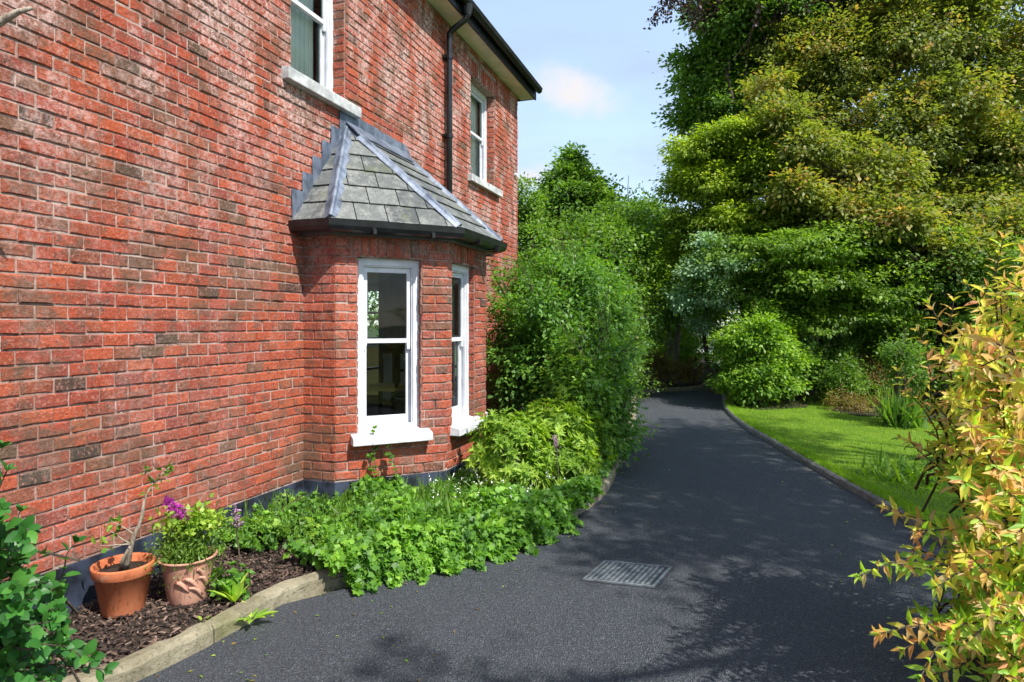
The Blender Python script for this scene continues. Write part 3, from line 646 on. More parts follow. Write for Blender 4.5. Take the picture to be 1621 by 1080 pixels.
# main roof, hipped over the far end
ra = MB(); A = Lc(S0-.3, -.30, ZE+.17); B = Lc(SE+.26, -.30, ZE+.17); C_ = Lc(SE+.26, DE+.36, ZE+.17); Dd = Lc(S0-.3, DE+.36, ZE+.17); E1 = Lc(S0-.3, DE/2, ZE+2.5); E2 = Lc(SE-3.2, DE/2, ZE+2.5)
ra.add([A, B, C_, Dd, E1, E2], [(0, 1, 5, 4), (1, 2, 5), (2, 3, 4, 5), (3, 0, 4), (3, 2, 1, 0)]); ra.build('roof', M['slate'], house)
# downpipe
dp = MB(); sd = 6.96
P = lambda d, z, s=sd: Lc(s, d, z)
dp.tube([P(-.31, ZE+.10), P(-.31, ZE+.0), P(-.29, ZE-.06), P(-.12, ZE-.155), P(-.075, ZE-.21), P(-.075, ZE-.3), P(-.075, .35)], .036, 12)
dpo = dp.build('downpipe', M['black'], house, smooth=True)
hp = MB(); hp.tube([P(-.31, ZE-.02), P(-.31, ZE+.1)], [.045, .075], 12); hp.build('downpipe_hopper', M['black'], house)
for z in (4.75, 3.8, 2.8, 1.5):
    cl = MB(); cl.tube([P(-.075, z), P(-.075, z+.05)], .045, 12); cl.fbox(Lc(sd-.065, 0), u, 0, .13, -.045, .0, z+.01, z+.04); cl.build('pipe_clip', M['black'], dpo)
# white cable eye on far corner
ce = MB(); ce.tube([Lc(9.6, -.01, 3.95), Lc(9.6, -.05, 3.95)], .03, 10); ce.build('wall_plug', M['white'], house)

for i_, w in enumerate((W1, W2)):  # pale sheets behind the upper panes, standing in for reflected sky and curtain
    cu = MB(); wd = w[1]-w[0]
    k_ = .92 if i_ == 0 else 1.05
    for q in range(22):
        a = w[0]-.05+wd*k_*q/22; cu.fbox(Lc(a, .256+.004*(q % 2)), u, 0, wd*k_/22+.004, 0, .01, w[2]+.02, w[3]-.02)
    cu.build('pale_backing', M['pale_backing'], house)
# things inside the room
ch = thing('chair', Lc(6.9, .75, .34), 'black wooden armchair inside the room behind the front bay pane', 'chair')
cs = Vector(Lc(6.9, .75, .34))
def cpt(a, b, z): return (cs.x+u[0]*a+nI[0]*b, cs.y+u[1]*a+nI[1]*b, cs.z+z)
def cbox(m, a0, a1, b0, b1, z0, z1): m.fbox((cs.x, cs.y), u, a0, a1, b0, b1, cs.z+z0, cs.z+z1)
m = MB(); cbox(m, -.24, .24, -.24, .24, .41, .46); m.build('seat', M['cream'], ch)
for a in (-.24, .2):
    for b in (-.24, .2): m = MB(); cbox(m, a, a+.04, b, b+.04, 0, .41 if a > 0 else .41); m.build('leg', M['darkwood'], ch)
for b in (-.27, .24):
    m = MB(); cbox(m, -.24, .26, b, b+.035, .64, .67); cbox(m, -.22, -.185, b+.002, b+.033, .46, .64); m.build('armrest', M['darkwood'], ch)
m = MB(); cbox(m, .22, .26, -.24, -.20, .41, .98); cbox(m, .22, .26, .2, .24, .41, .98); cbox(m, .222, .258, -.2, .2, .84, .96); cbox(m, .225, .255, -.05, .05, .46, .84); m.build('backrest', M['darkwood'], ch)
panelp = thing('panel', Lc(9.2, 1.2, .34), 'tall dark stand-in cabinet against the far wall inside the bay room', 'panel')  # stand-in for the darker area behind the pane, no known furniture
m = MB(); m.fbox(Lc(9.0, .9), u, 0, .45, 0, 1.22, .342, 2.5); m.build('panel_body', M['darkroom'], panelp)
for k in range(2): m = MB(); m.fbox(Lc(8.975, .92+k*.61), u, 0, .022, 0, .58, .42, 2.42); m.build('panel_front', M['darkroom'], panelp)

# ------------------------------------------------------------------ manhole cover
mh = [gp(921, 919), gp(957, 889), gp(1059, 897), gp(1035, 931)]
mo = Vector(mh[0]); me1 = Vector(mh[1])-mo; me2 = Vector(mh[3])-mo
cover = thing('manhole_cover', (*mo, 0), 'square grey metal manhole cover set in the dark asphalt driveway', 'manhole cover')
def q2(a, b, z): p = mo+me1*a+me2*b; return (p.x, p.y, z)
def qbox(m, a0, a1, b0, b1, z0, z1): m.hexa([q2(a0, b0, z0), q2(a0, b1, z0), q2(a1, b1, z0), q2(a1, b0, z0), q2(a0, b0, z1), q2(a0, b1, z1), q2(a1, b1, z1), q2(a1, b0, z1)])
m = MB()
for r_ in ((0, 1, 0, .035), (0, 1, .965, 1), (0, .04, .035, .965), (.96, 1, .035, .965)): qbox(m, *r_, -.02, .010)
m.build('frame', M['iron'], cover)
m = MB(); qbox(m, -.035, 1.035, -.03, 1.03, -.02, .003); m.build('joint', M['irondark'], cover)
m = MB(); qbox(m, .05, .95, .045, .955, -.02, .0045); m.build('plate', M['irondark'], cover)
m = MB(); nr = 12
for k in range(nr):
    b0 = .06+k*(.88/nr); a = .07
    while a < .93:
        L_ = random.uniform(.08, .22) if 2 < k < 8 and .3 < a < .75 else random.uniform(.25, .5); e_ = min(a+L_, .935)
        qbox(m, a, e_, b0, b0+.045, .004, .009); a = e_+.025
m.build('raised_pattern', M['iron'], cover)

# ------------------------------------------------------------------ plants: helpers
def rdir(n): return nrm(rng.normal(size=(n, 3)))
def blob_pts(b, n, power=.35, up=-.9):
    """clump points weighted to the skin of ellipsoid b = (x,y,z,rx,ry,rz), with a lumpy outline"""
    d = rdir(n*2); d = d[d[:, 2] > up][:n]; n = len(d); k = rng.normal(size=(5, 3))*2.2; ph = rng.uniform(0, 6, 5)
    lump = 1+.27*np.sin(d@k.T+ph).sum(1)/2.2
    r = rng.random(n)**power*lump; c = np.array(b[:3]); s = np.array(b[3:6])
    return c+d*s*r[:, None], d
def crown(name, blobs, nclump, per, size, mat, parent=None, cr=.25, flat=.6, tem=DIAM, droop=.25, power=.45, zmin=.03, up=-.9, spread=.35, upn=.9):
    vol = np.array([b[3]*b[4]*b[5] for b in blobs])**.67; cnt = np.maximum(1, (nclump*vol/vol.sum())).astype(int); C0 = []; O = []
    for b, n in zip(blobs, cnt): p, d = blob_pts(b, n, power, up); C0.append(p); O.append(d)
    C0 = np.concatenate(C0); O = np.concatenate(O); n = len(C0)
    crs = cr*rng.uniform(.6, 1.35, n); pos = np.repeat(C0, per, 0); od = np.repeat(O, per, 0)
    g = rng.normal(size=pos.shape)*np.repeat(crs, per)[:, None]*np.array((1, 1, flat))*.62; pos = pos+g
    ax = od*.6+nrm(g)*.7+rng.normal(size=pos.shape)*.45; ax[:, 2] -= droop
    no_ = np.array((0, 0, upn))+od*.45+rng.normal(size=pos.shape)*spread
    k = pos[:, 2] > zmin; pos, ax, no_ = pos[k], ax[k], no_[k]
    me = inst_mesh(name, tem[0], tem[1], pos, basis(ax, no_), size*rng.uniform(.65, 1.25, len(pos)), mat)
    return link(name, me, parent)
def limb_path(a, b, n=6, wob=.12, sag=0.):
    a = Vector(a); b = Vector(b); L = (b-a).length; out = []
    j = Vector((random.gauss(0, wob*L), random.gauss(0, wob*L), random.gauss(0, wob*L*.4)))
    for i in range(n+1):
        t = i/n; p = a.lerp(b, t)+j*math.sin(t*math.pi)+Vector((random.gauss(0, .012*L), random.gauss(0, .012*L), random.gauss(0, .012*L)))*(0 < i < n); p.z += sag*math.sin(t*math.pi); out.append(p)
    return out
def trunk(parent, base, top, r, blobs, mat, nl=9, name='trunk', seg=8, twigs=2):
    m = MB(); tp = limb_path(base, top, 7, .03); m.tube([tp[0]-Vector((0, 0, .1))]+tp, [r*1.5]+[r*(1-.72*i/7)*(1.15 if i == 0 else 1) for i in range(8)], seg)
    for k in range(nl):
        b = blobs[k % len(blobs)]; d = rdir(1)[0]; tgt = np.array(b[:3])+d*np.array(b[3:6])*.75
        f = random.uniform(.35, 1); i = min(6, int(f*7)); st = tp[i]; lr = r*(1-.72*i/7)*.5
        pth = limb_path(st, tgt, 5, .08, .15); m.tube(pth, [lr*(1-.8*q/5) for q in range(6)], 5, cap=False)
        for _ in range(twigs):
            q = random.choice(pth[2:5]); e_ = q+Vector(rdir(1)[0])*random.uniform(.4, .9)*max(b[3], .5)*.6; m.tube(limb_path(q, e_, 3, .06), [lr*.35, lr*.28, lr*.2, lr*.1], 4, cap=False)
    return m.build(name, mat, parent, smooth=True)
def tree(name, label, base, topz, r, blobs, mat, bark, nclump, per, size, cr, cat='tree', group=None, nl=9, **k):
    t = thing(name, (base[0], base[1], 0), label, cat, group)
    trunk(t, (base[0], base[1], 0), (base[0]+k.pop('lean', 0), base[1], topz), r, blobs, bark, nl)
    crown('crown', blobs, nclump, per, size, mat, t, cr, **k); return t
def at(px, Y): return (px-810)/1000*Y
def zz(py, Y): return EYE+(514-py)/1000*Y
def blob(px, py, Y, rx, rz, ry=None): return (at(px, Y), Y, zz(py, Y), rx/1000*Y, (ry if ry is not None else rx/1000*Y*.9), rz/1000*Y)

# ------------------------------------------------------------------ trees
# behind the house corner
tree('broadleaf_tree', 'green leafy tree rising just behind the far corner of the brick house', (.05, 15), 3.6, .12, [blob(835, 330, 15, 30, 42), blob(845, 370, 14.6, 30, 30), blob(820, 430, 15, 50, 80)], G['mid'], M['bark'], 230, 60, .085, .22)
tree('conical_tree', 'tall pointed dark green tree left of centre topping all others by the sky', (1.8, 18), 5.8, .16,
     [blob(905, 256, 18, 18, 28), blob(905, 290, 18, 38, 32), blob(906, 330, 18, 60, 40), blob(885, 365, 17.8, 40, 40), blob(945, 350, 17.8, 40, 40), blob(912, 400, 18, 78, 62), blob(920, 480, 18, 92, 70), blob(950, 325, 18, 30, 30), blob(880, 330, 17.8, 26, 30)], G['mid'], M['bark'], 1150, 60, .13, .24, spread=.5)
tree('broadleaf_tree', 'rounded mid green tree between the pointed tree and the pale trunks', (2.5, 14.5), 3.2, .12,
     [blob(965, 395, 14.5, 75, 62), blob(915, 480, 13.5, 85, 90), blob(1000, 500, 14.2, 45, 85), blob(1005, 350, 16, 55, 35)], G['mid'], M['bark'], 620, 55, .10, .24)
tree('broadleaf_tree', 'leafy green tree above the pair of pale trunks', (4.45, 18), 3.3, .12,
     [blob(1045, 385, 18.5, 58, 68), blob(1090, 420, 20, 60, 90), blob(1030, 455, 17.5, 40, 75)], G['bright'], M['barkpale'], 620, 60, .10, .26)
t = thing('twin_trunk_tree', (4.35, 17.6, 0), 'tree with two pale bare trunks standing in the island bed by the bend', 'tree')
m = MB(); m.tube([(4.28, 17.6, 0), (4.27, 17.6, .8), (4.2, 17.6, 2.6)], [.10, .09, .07], 9); m.build('trunk', M['barkpale'], t, smooth=True)
m = MB(); m.tube([(4.58, 17.7, 0), (4.6, 17.7, .8), (4.75, 17.7, 2.6)], [.10, .085, .065], 9); m.build('trunk', M['barkpale'], t, smooth=True)
crown('crown', [blob(1060, 470, 17.7, 50, 45)], 150, 55, .085, G['mid'], t, .26)
tw = thing('sapling', (3.0, 16.5, 0), 'thin twiggy sapling top poking above the trees at the skyline', 'tree')
m = MB(); m.tube(limb_path((2.9, 16.5, 3.2), (3.05, 16.5, 5.45), 6, .03), [.03, .03, .025, .02, .015, .01, .006], 5)
ends = []
for k in range(9):
    z = random.uniform(4.3, 5.3); d = Vector((random.choice((-1, 1))*random.uniform(.2, .6), random.uniform(-.3, .3), random.uniform(.05, .4))); a = Vector((3.0, 16.5, z)); m.tube(limb_path(a, a+d, 3, .05), [.01, .008, .006, .004], 4); ends += [a+d*f for f in (.5, .75, 1)]
m.build('stem', M['barkdark'], tw)
E_ = np.array([tuple(e) for e in ends for _ in range(7)])+rng.normal(size=(len(ends)*7, 3))*.07
link('foliage', inst_mesh('foliage', *DIAM, E_, basis(rng.normal(size=E_.shape), rng.normal(size=E_.shape)), rng.uniform(.06, .1, len(E_)), G['deep']), tw)
# woodland closing the view
wood = [(-14+i*4.2, 38+random.uniform(-3, 4), random.uniform(2.2, 3.2), 3.4, 3, random.uniform(2.6, 3.6)) for i in range(8)]+[(16+i*4.5, 36-i*1.2+random.uniform(-2, 3), random.uniform(3, 4.5), 3.6, 3, random.uniform(3.5, 5.5)) for i in range(12)]+[(20, 44, 3, 9, 3, 5), (6, 48, 1.6, 7, 2, 3.2)]
wm = crown('distant_woodland', wood, 1700, 34, .30, G['deep'], None, .75, up=-.6); tag(wm, kind='stuff')
# pale grey-green tree by the lane
tree('whitebeam_tree', 'pale grey green leaved tree overhanging the lane bend between the big trees', (4.55, 14.3), 3.0, .07, [blob(1100, 425, 12.8, 32, 24), blob(1140, 465, 12.6, 32, 20), blob(1080, 470, 13, 26, 24), blob(1165, 420, 12.4, 30, 16), blob(1105, 510, 13.4, 26, 16), blob(1115, 380, 12.8, 26, 16)], G['pale'], M['bark'], 120, 42, .075, .17, nl=6)
tree('shade_tree', 'dark green tree overhanging the lane bend beyond the rounded bush', (5.4, 21.5), 4, .14, [blob(1090, 480, 21, 55, 50), blob(1070, 540, 20, 36, 30), blob(1110, 430, 20, 40, 30)], G['bright'], M['bark'], 260, 50, .11, .3)
# tall green tree, upper middle right
tree('tall_tree', 'tall bluish green tree at the sky edge, behind the yellow green maple', (6.6, 17), 8, .24,
     [blob(1110, 120, 17, 42, 40), blob(1150, 90, 17, 62, 50), blob(1190, 30, 16.5, 95, 50), blob(1095, 185, 17, 36, 30), blob(1140, 170, 17, 62, 44), blob(1235, 120, 17, 80, 95), blob(1120, 245, 17.4, 50, 36), blob(1190, 230, 17, 85, 80), blob(1160, 20, 17, 60, 40)], G['mid'], M['bark'], 1150, 60, .125, .27, flat=.5, spread=.5)
# copper beech with hanging twigs
cbn = thing('copper_beech', (9.6, 18, 0), 'dark purple leaved beech whose hanging twigs trail against the sky at the top', 'tree')
m = MB(); m.tube(limb_path((9.6, 18, 0), (9.0, 17.6, 11), 7, .02), [.3, .27, .24, .2, .17, .14, .11, .08], 9); TW = []; ND = []
for k in range(46):
    px = random.uniform(1055, 1300) if k > 9 else random.uniform(1040, 1090); Y = random.uniform(15.2, 16.6); top = Vector((at(px+30, Y), Y, zz(-60, Y))); ll = random.uniform(.9, 2.1) if k > 9 else random.uniform(1.2, 1.8)
    e_ = top+Vector((-ll*.35*random.random()-(.5 if k < 5 else 0), random.uniform(-.2, .2), -ll)); pth = limb_path(top, e_, 8, .05); m.tube(pth, [.012]*4+[.009, .007, .005, .004, .003], 4, cap=False)
    for i in range(8):
        for _ in range(11): TW.append(pth[i].lerp(pth[i+1], random.random())+Vector((random.gauss(0, .07), random.gauss(0, .07), random.gauss(0, .04))))
    if k % 6 == 0: m.tube(limb_path((9.0, 17.6, 10), top, 5, .06), [.06, .05, .04, .03, .02, .012], 5)
m.build('trunk', M['barkdark'], cbn, smooth=True)
TW = np.array([tuple(q) for q in TW]); ax = rng.normal(size=TW.shape); ax[:, 2] -= 1
link('hanging_foliage', inst_mesh('hanging_foliage', *DIAM, TW, basis(ax, rng.normal(size=TW.shape)), rng.uniform(.08, .13, len(TW)), G['copper']), cbn)
crown('crown', [blob(1240, -60, 16.6, 120, 50), blob(1200, -10, 16.6, 50, 35), blob(1150, 15, 16.2, 36, 24), blob(1280, 20, 16.4, 50, 30)], 150, 60, .11, G['copper'], cbn, .28)
# yellow green acer (layered)
tree('maple_tree', 'yellow green layered maple standing against the sky above the lane', (5.9, 14.6), 3.8, .10,
     [blob(1105, 240, 13.8, 48, 26), blob(1160, 218, 13.4, 56, 28), blob(1082, 295, 14, 34, 26), blob(1130, 290, 13.6, 58, 30), blob(1090, 350, 14, 42, 28), blob(1165, 345, 13.4, 66, 32), blob(1215, 270, 13.2, 60, 40), blob(1140, 405, 14, 64, 28), blob(1235, 335, 13.4, 70, 32), blob(1075, 400, 14.4, 30, 24), blob(1280, 290, 13.6, 50, 36), blob(1290, 350, 13.4, 60, 30), blob(1205, 205, 13.8, 40, 26)], G['acer'], M['barkdark'], 1300, 56, .09, .21, flat=.3, droop=.45)
tree('maple_tree', 'low spreading maple with layered green boughs over the rounded bush', (7.6, 14.6), 3.0, .11,
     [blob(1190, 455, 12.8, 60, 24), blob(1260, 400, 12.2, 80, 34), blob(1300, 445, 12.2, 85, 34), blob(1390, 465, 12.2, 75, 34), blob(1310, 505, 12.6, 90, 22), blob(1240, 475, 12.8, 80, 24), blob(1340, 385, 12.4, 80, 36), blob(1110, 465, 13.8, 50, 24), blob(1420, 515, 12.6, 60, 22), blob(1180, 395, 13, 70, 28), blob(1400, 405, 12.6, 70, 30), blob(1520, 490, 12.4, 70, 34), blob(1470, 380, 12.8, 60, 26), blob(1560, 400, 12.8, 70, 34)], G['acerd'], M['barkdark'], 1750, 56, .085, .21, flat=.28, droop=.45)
# bronze maple, upper right
BY = 15.2
bt = [blob(px_, py_, BY+dy_, rx_, rz_) for px_, py_, dy_, rx_, rz_ in ((1320, 110, .4, 90, 70), (1450, 60, 0, 105, 85), (1590, 110, .2, 100, 110), (1290, 205, .4, 80, 52), (1420, 220, -.3, 100, 70), (1550, 270, 0, 100, 80), (1350, 300, -.6, 90, 46), (1490, 340, -.6, 100, 56), (1610, 400, .6, 80, 80), (1390, 0, .6, 120, 60), (1540, -40, 0, 130, 80), (1255, 130, .5, 50, 50), (1235, 60, .8, 50, 36), (1500, 160, -.9, 80, 56), (1400, 375, -.2, 90, 40), (1270, 260, -.6, 50, 34), (1600, 230, -1, 60, 60), (1235, 195, -2.3, 46, 34), (1285, 235, -2.6, 54, 36), (1255, 300, -2.9, 46, 26), (1340, 335, -2.8, 66, 32), (1420, 350, -3.3, 66, 36), (1500, 400, -3.2, 66, 36), (1580, 370, -2.6, 66, 46), (1380, 270, -2.2, 66, 36), (1215, 140, -1.6, 36, 26))]
tree('bronze_maple', 'large spreading maple with olive and bronze leaves filling the upper right', (10.4, 16), 4.2, .2, bt, G['bronze'], M['barkdark'], 4000, 54, .108, .26, nl=38, flat=.5, droop=.35, lean=-.5)
# arching dark boughs seen under the maple
bo = thing('arching_shrub', (8.4, 12.6, 0), 'multi stemmed shrub of dark arching bare branches under the bronze maple', 'shrub')
m = MB()
for k in range(34):
    a = Vector((8.4+random.uniform(-.3, .3), 12.4+random.uniform(-.4, .4), random.uniform(.9, 1.5))); px = 1310+random.uniform(0, 260); b = Vector((at(px, 11.9), 11.9+random.uniform(-.5, .8), zz(random.uniform(340, 440), 12.2)))
    p = limb_path(a, b, 8, .04, .45); m.tube(p, [.042*(1-.1*i) for i in range(9)], 5)
m.tube([(8.4, 12.4, 0), (8.4, 12.4, 1.4)], [.16, .1], 8)
m.build('stem', M['barkdark'], bo, smooth=True)
crown('foliage', [blob(1500, 440, 12.8, 140, 50), blob(1400, 545, 13, 60, 30), blob(1560, 500, 12.6, 90, 60)], 520, 50, .08, G['mid'], bo, .25, power=.5)
# wisp of purple climber hanging down beside the maples
pc = thing('purple_plum', (6.45, 13.1, 0), 'narrow column of dark purple foliage between the two maples', 'tree')
m = MB(); m.tube(limb_path((6.5, 13.1, .0), (6.5, 13.1, 4.4), 6, .03), [.05, .045, .04, .04, .035, .03, .02], 6); m.build('trunk', M['barkdark'], pc, smooth=True)
crown('crown', [blob(1308, 300, 12.9, 26, 50), blob(1312, 365, 12.7, 26, 40)], 60, 45, .065, G['copper'], pc, .18)

tree('background_tree', 'green tree filling the gap behind the bronze maple near the right edge', (13, 20.5), 5, .2, [blob(1400, 300, 20.5, 90, 110), blob(1510, 330, 20, 90, 120), blob(1610, 300, 20, 80, 140), blob(1300, 380, 21, 90, 90), blob(1560, 200, 20.5, 110, 80), blob(1240, 420, 21, 90, 70)], G['mid'], M['bark'], 700, 50, .15, .4)
# trees to the right of the drive, outside the picture, that dapple the drive and the wall
def sidetree(loc, h, blobs, label, ncl, per, sz, mat):
    t = thing('garden_tree', (loc[0], loc[1], 0), label, 'tree'); trunk(t, (loc[0], loc[1], 0), (loc[0], loc[1], h), .2, blobs, M['bark'], 8); crown('crown', blobs, ncl, per, sz, mat, t, .24, flat=.5, power=.6)
sidetree((6.9, .9), 6, [(5.0, 1.3, 6.6, 1.3, 1.1, 1.0), (6.9, 1.8, 6.4, 1.7, 1.5, 1.2), (6.2, .6, 7.2, 1.6, 1.3, 1.1), (3.4, -1.6, 6.4, .9, .8, .7), (5.6, 2.2, 7.0, 1.1, 1.0, .9)], 'leafy tree right of the drive just outside the picture, nearest the camera', 330, 60, .085, G['mid'])
sidetree((8.2, 3.6), 7.5, [(6.6, 3.6, 8.0, 1.5, 1.5, 1.2), (6.0, 2.7, 7.2, 1.5, 1.4, 1.2), (5.0, 3.1, 7.4, 1.4, 1.2, 1.0), (7.4, 4.4, 8.1, 1.2, 1.2, 1.0)], 'taller leafy tree right of the drive outside the picture, behind the nearest one', 420, 60, .085, G['mid'])
for i, (x, y, h) in enumerate(((-3.5, -13, 3.6), (2.5, -14, 4.5), (8, -12, 4.2))):
    sidetree((x, y), h, [(x, y, h, 2.8, 2.4, 2.8), (x+1.5, y+.6, h-1.6, 2, 2, 1.8)], ('broad tree behind the camera, on the left end of the row', 'broad tree behind the camera, in the middle of the row', 'broad tree behind the camera, on the right end of the row')[i], 130, 40, .2, G['mid'])

# ------------------------------------------------------------------ bushes
def lumpy(blobs, n=7, f=.50):
    out = []
    for b in blobs:
        out.append((*b[:3], b[3]*.78, b[4]*.78, b[5]*.80))
        for d in rdir(n):
            d[2] = d[2]*.9+.1; q = f*random.uniform(.6, 1.15); out.append((b[0]+d[0]*b[3]*.72, b[1]+d[1]*b[4]*.72, max(.12, b[2]+d[2]*b[5]*.72), b[3]*q, b[4]*q, b[5]*q*random.uniform(.6, 1.1)))
    return out
def bush(name, label, blobs, mat, ncl, per, size, cr, bark='bark', cat='bush', **k):
    b = blobs[0]; blobs = lumpy(blobs) if cat == 'bush' else blobs; t = thing(name, (b[0], b[1], .04), label, cat); m = MB()
    for q in range(9):
        bb = random.choice(blobs); d = rdir(1)[0]; d[2] = abs(d[2]); m.tube(limb_path((b[0]+random.uniform(-.12, .12), b[1]+random.uniform(-.12, .12), .02), np.array(bb[:3])+d*np.array(bb[3:6])*.8, 5, .06), [.03, .025, .02, .015, .01, .006], 5, cap=False)
    SP = []; SA = []
    for q in range(int(ncl*.10)):
        bb = random.choice(blobs); d = rdir(1)[0]; d[2] = abs(d[2])*1.1+.1; p = np.array(bb[:3])+d*np.array(bb[3:6])*.85; e_ = p+(nrm(d)+np.array((0, 0, .5)))*random.uniform(.12, .34)*min(1.2, .5+b[5]*.5)
        if e_[2] < .1: continue
        pp = limb_path(p, e_, 4, .08); m.tube(pp, [.006, .005, .004, .003, .002], 4, cap=False)
        for i_ in range(16): f_ = random.random(); c0 = pp[0].lerp(pp[4], f_); SP.append(tuple(c0+Vector((random.gauss(0, .02), random.gauss(0, .02), random.gauss(0, .02))))); SA.append(tuple(Vector(d)*.5+Vector(rng.normal(size=3))*.7))
    m.build('stem', M[bark], t, smooth=True)['kind'] = 'stuff'; crown('foliage', blobs, ncl, per, size, mat, t, cr, **k)
    if SP: SP = np.array(SP); SA = np.array(SA); link('shoots', inst_mesh('shoots', *DIAM, SP, basis(SA, rng.normal(size=SP.shape)*.6+np.array((0, 0, .9))), size*rng.uniform(.7, 1.2, len(SP)), mat), t)['kind'] = 'stuff'
    return t
bush('rounded_bush', 'rounded bright green bush at the kerb where the lane bends', [(4.55, 11.7, .80, .74, .75, .85), (4.35, 11.6, 1.25, .50, .5, .50), (4.95, 11.9, .7, .55, .6, .65), (4.5, 11.5, .45, .7, .5, .42)], G['bright'], 470, 55, .072, .15, tem=DIAM)
bush('lawn_shrub', 'lower pale green bush on the lawn right of the rounded bush', [(5.65, 12.5, .72, .75, .7, .78), (6.15, 11.6, .5, .45, .35, .48), (6.4, 12.4, .6, .6, .5, .65)], G['mid'], 330, 50, .06, .17)
bush('lawn_shrub', 'grey green bush between the pale bush and the brown shrub on the lawn', [(7.6, 15.2, .75, .8, .7, .8), (8.2, 14.8, .6, .6, .6, .7)], G['pale'], 150, 50, .065, .17)
bush('lawn_shrub', 'dark green shrub at the back of the lawn beyond the brown one', [(9.2, 15.2, .9, 1.1, .9, 1.1), (7.0, 17, 1.1, 1.6, .9, 1.3)], G['deep'], 260, 50, .075, .2)
bush('brown_shrub', 'rounded yellowish brown shrub at the back of the lawn', [(6.9, 12.1, .6, .55, .5, .55), (7.6, 12.6, .7, .5, .5, .5)], G['brown'], 170, 50, .05, .14)
bush('lawn_shrub', 'small feathery blue green shrub behind the bronze leaved shrub', [(5.95, 9.6, .9, .40, .4, .42)], G['mid'], 90, 45, .05, .13)
bush('understory_shrub', 'wide dark shrub under the boughs at the right edge of the lawn', [(8.6, 10.8, .9, 1.4, 1.0, 1.1), (10.8, 10, 1.2, 1.6, 1, 1.5), (7.6, 11.9, .7, .8, .6, .7)], G['mid'], 380, 50, .07, .2)
bush('island_shrub', 'low brown green shrub along the edge of the island bed by the bend', [(3.9, 15.6, .35, .6, .4, .32), (4.6, 16.2, .4, .5, .5, .4), (3.5, 15.4, .5, .4, .4, .5)], G['brown'], 140, 45, .05, .12)
bush('island_shrub', 'dark leafy shrub below the pair of pale trunks', [(4.9, 18.2, .7, .55, .7, .75), (3.7, 17.0, .7, .6, .6, .7), (5.3, 19.5, .9, .5, .8, 1.0)], G['bright'], 230, 50, .07, .17)
bush('island_shrub', 'mid green shrub between the big house shrub and the bend', [(2.7, 14.8, .9, .55, .8, .9), (2.3, 13, .9, .5, .9, 1.0)], G['mid'], 230, 50, .06, .17)
bush('laurel_shrub', 'broad mid green shrub filling the gap under the maples behind the lawn', [(8.0, 15.8, 1.4, 1.6, .9, 1.5), (10.5, 15, 1.6, 1.8, .9, 1.7), (12.8, 14, 1.6, 1.6, .9, 1.8), (5.9, 16.5, 1.4, 1.2, .9, 1.5)], G['bright'], 520, 50, .10, .24)
# big shrub beside the house
bush('flowering_shrub', 'big dense dark green shrub beside the bay window spilling over the driveway edge', [(.55, 8.1, 1.35, .95, 1.2, 1.25), (1.0, 8.6, 1.6, .7, 1.0, 1.0), (.15, 7.5, 1.3, .55, .8, 1.1), (1.15, 8.9, 1.0, .62, 1.1, 1.0), (.95, 7.0, .62, .55, .7, .62), (.75, 6.5, .95, .42, .4, .55), (1.2, 9.9, 1.3, .6, .9, 1.2)], G['shrub'], 2300, 44, .060, .13, droop=.4)
# choisya: whorls of narrow leaves
def whorls(name, label, blobs, n, size, mat, per=8, cat='bush', tem=LANC, stemc='bark'):
    t = thing(name, (blobs[0][0], blobs[0][1], .04), label, cat); P_ = []; O_ = []
    vol = np.array([b[3]*b[4]*b[5] for b in blobs])**.67
    for b, k in zip(blobs, (n*vol/vol.sum()).astype(int)): p, d = blob_pts(b, k, .22, -.5); P_.append(p); O_.append(d)
    P_ = np.concatenate(P_); O_ = nrm(np.concatenate(O_)+np.array((0, 0, .7))+rng.normal(size=P_.shape)*.25); k = P_[:, 2] > .06; P_, O_ = P_[k], O_[k]
    a1 = nrm(np.cross(O_, rng.normal(size=O_.shape))); a2 = np.cross(O_, a1); pos = []; ax = []; no_ = []; sz = []
    for j in range(per*2):
        th = 2*math.pi*j/per+rng.uniform(-.3, .3, len(P_)); lv = j//per; ring_ = a1*np.cos(th)[:, None]+a2*np.sin(th)[:, None]
        pos.append(P_-O_*.035*lv); ax.append(ring_*(1 if lv else .8)+O_*(.25 if lv else .75)+rng.normal(size=P_.shape)*.15); no_.append(O_-ring_*.3); sz.append(size*rng.uniform(.7, 1.2, len(P_))*(1 if lv else .8))
    pos = np.concatenate(pos); ax = np.concatenate(ax); ax[:, 2] -= .1; m = MB()
    for q in range(14):
        i = random.randrange(len(P_)); m.tube(limb_path((blobs[0][0], blobs[0][1], .03), P_[i], 4, .05), [.012, .010, .008, .006, .004], 5, cap=False)
    m.build('stem', M[stemc], t); link('foliage', inst_mesh('foliage', *tem, pos, basis(ax, np.concatenate(no_)), np.concatenate(sz), mat), t); return t
whorls('choisya_bush', 'lime green bush of star shaped leaf clusters in front of the second bay pane', [(-.02, 5.42, .48, .42, .36, .42), (.38, 5.75, .50, .36, .36, .46), (.05, 5.3, .25, .4, .3, .25), (.5, 5.55, .3, .25, .3, .3)], 430, .075, G['lime'])
whorls('choisya_bush', 'fresh green bush of pointed leaves tucked between the lime bush and the big shrub', [(.62, 6.1, .55, .3, .3, .5), (.85, 6.3, .35, .22, .3, .35)], 190, .06, G['bright'])
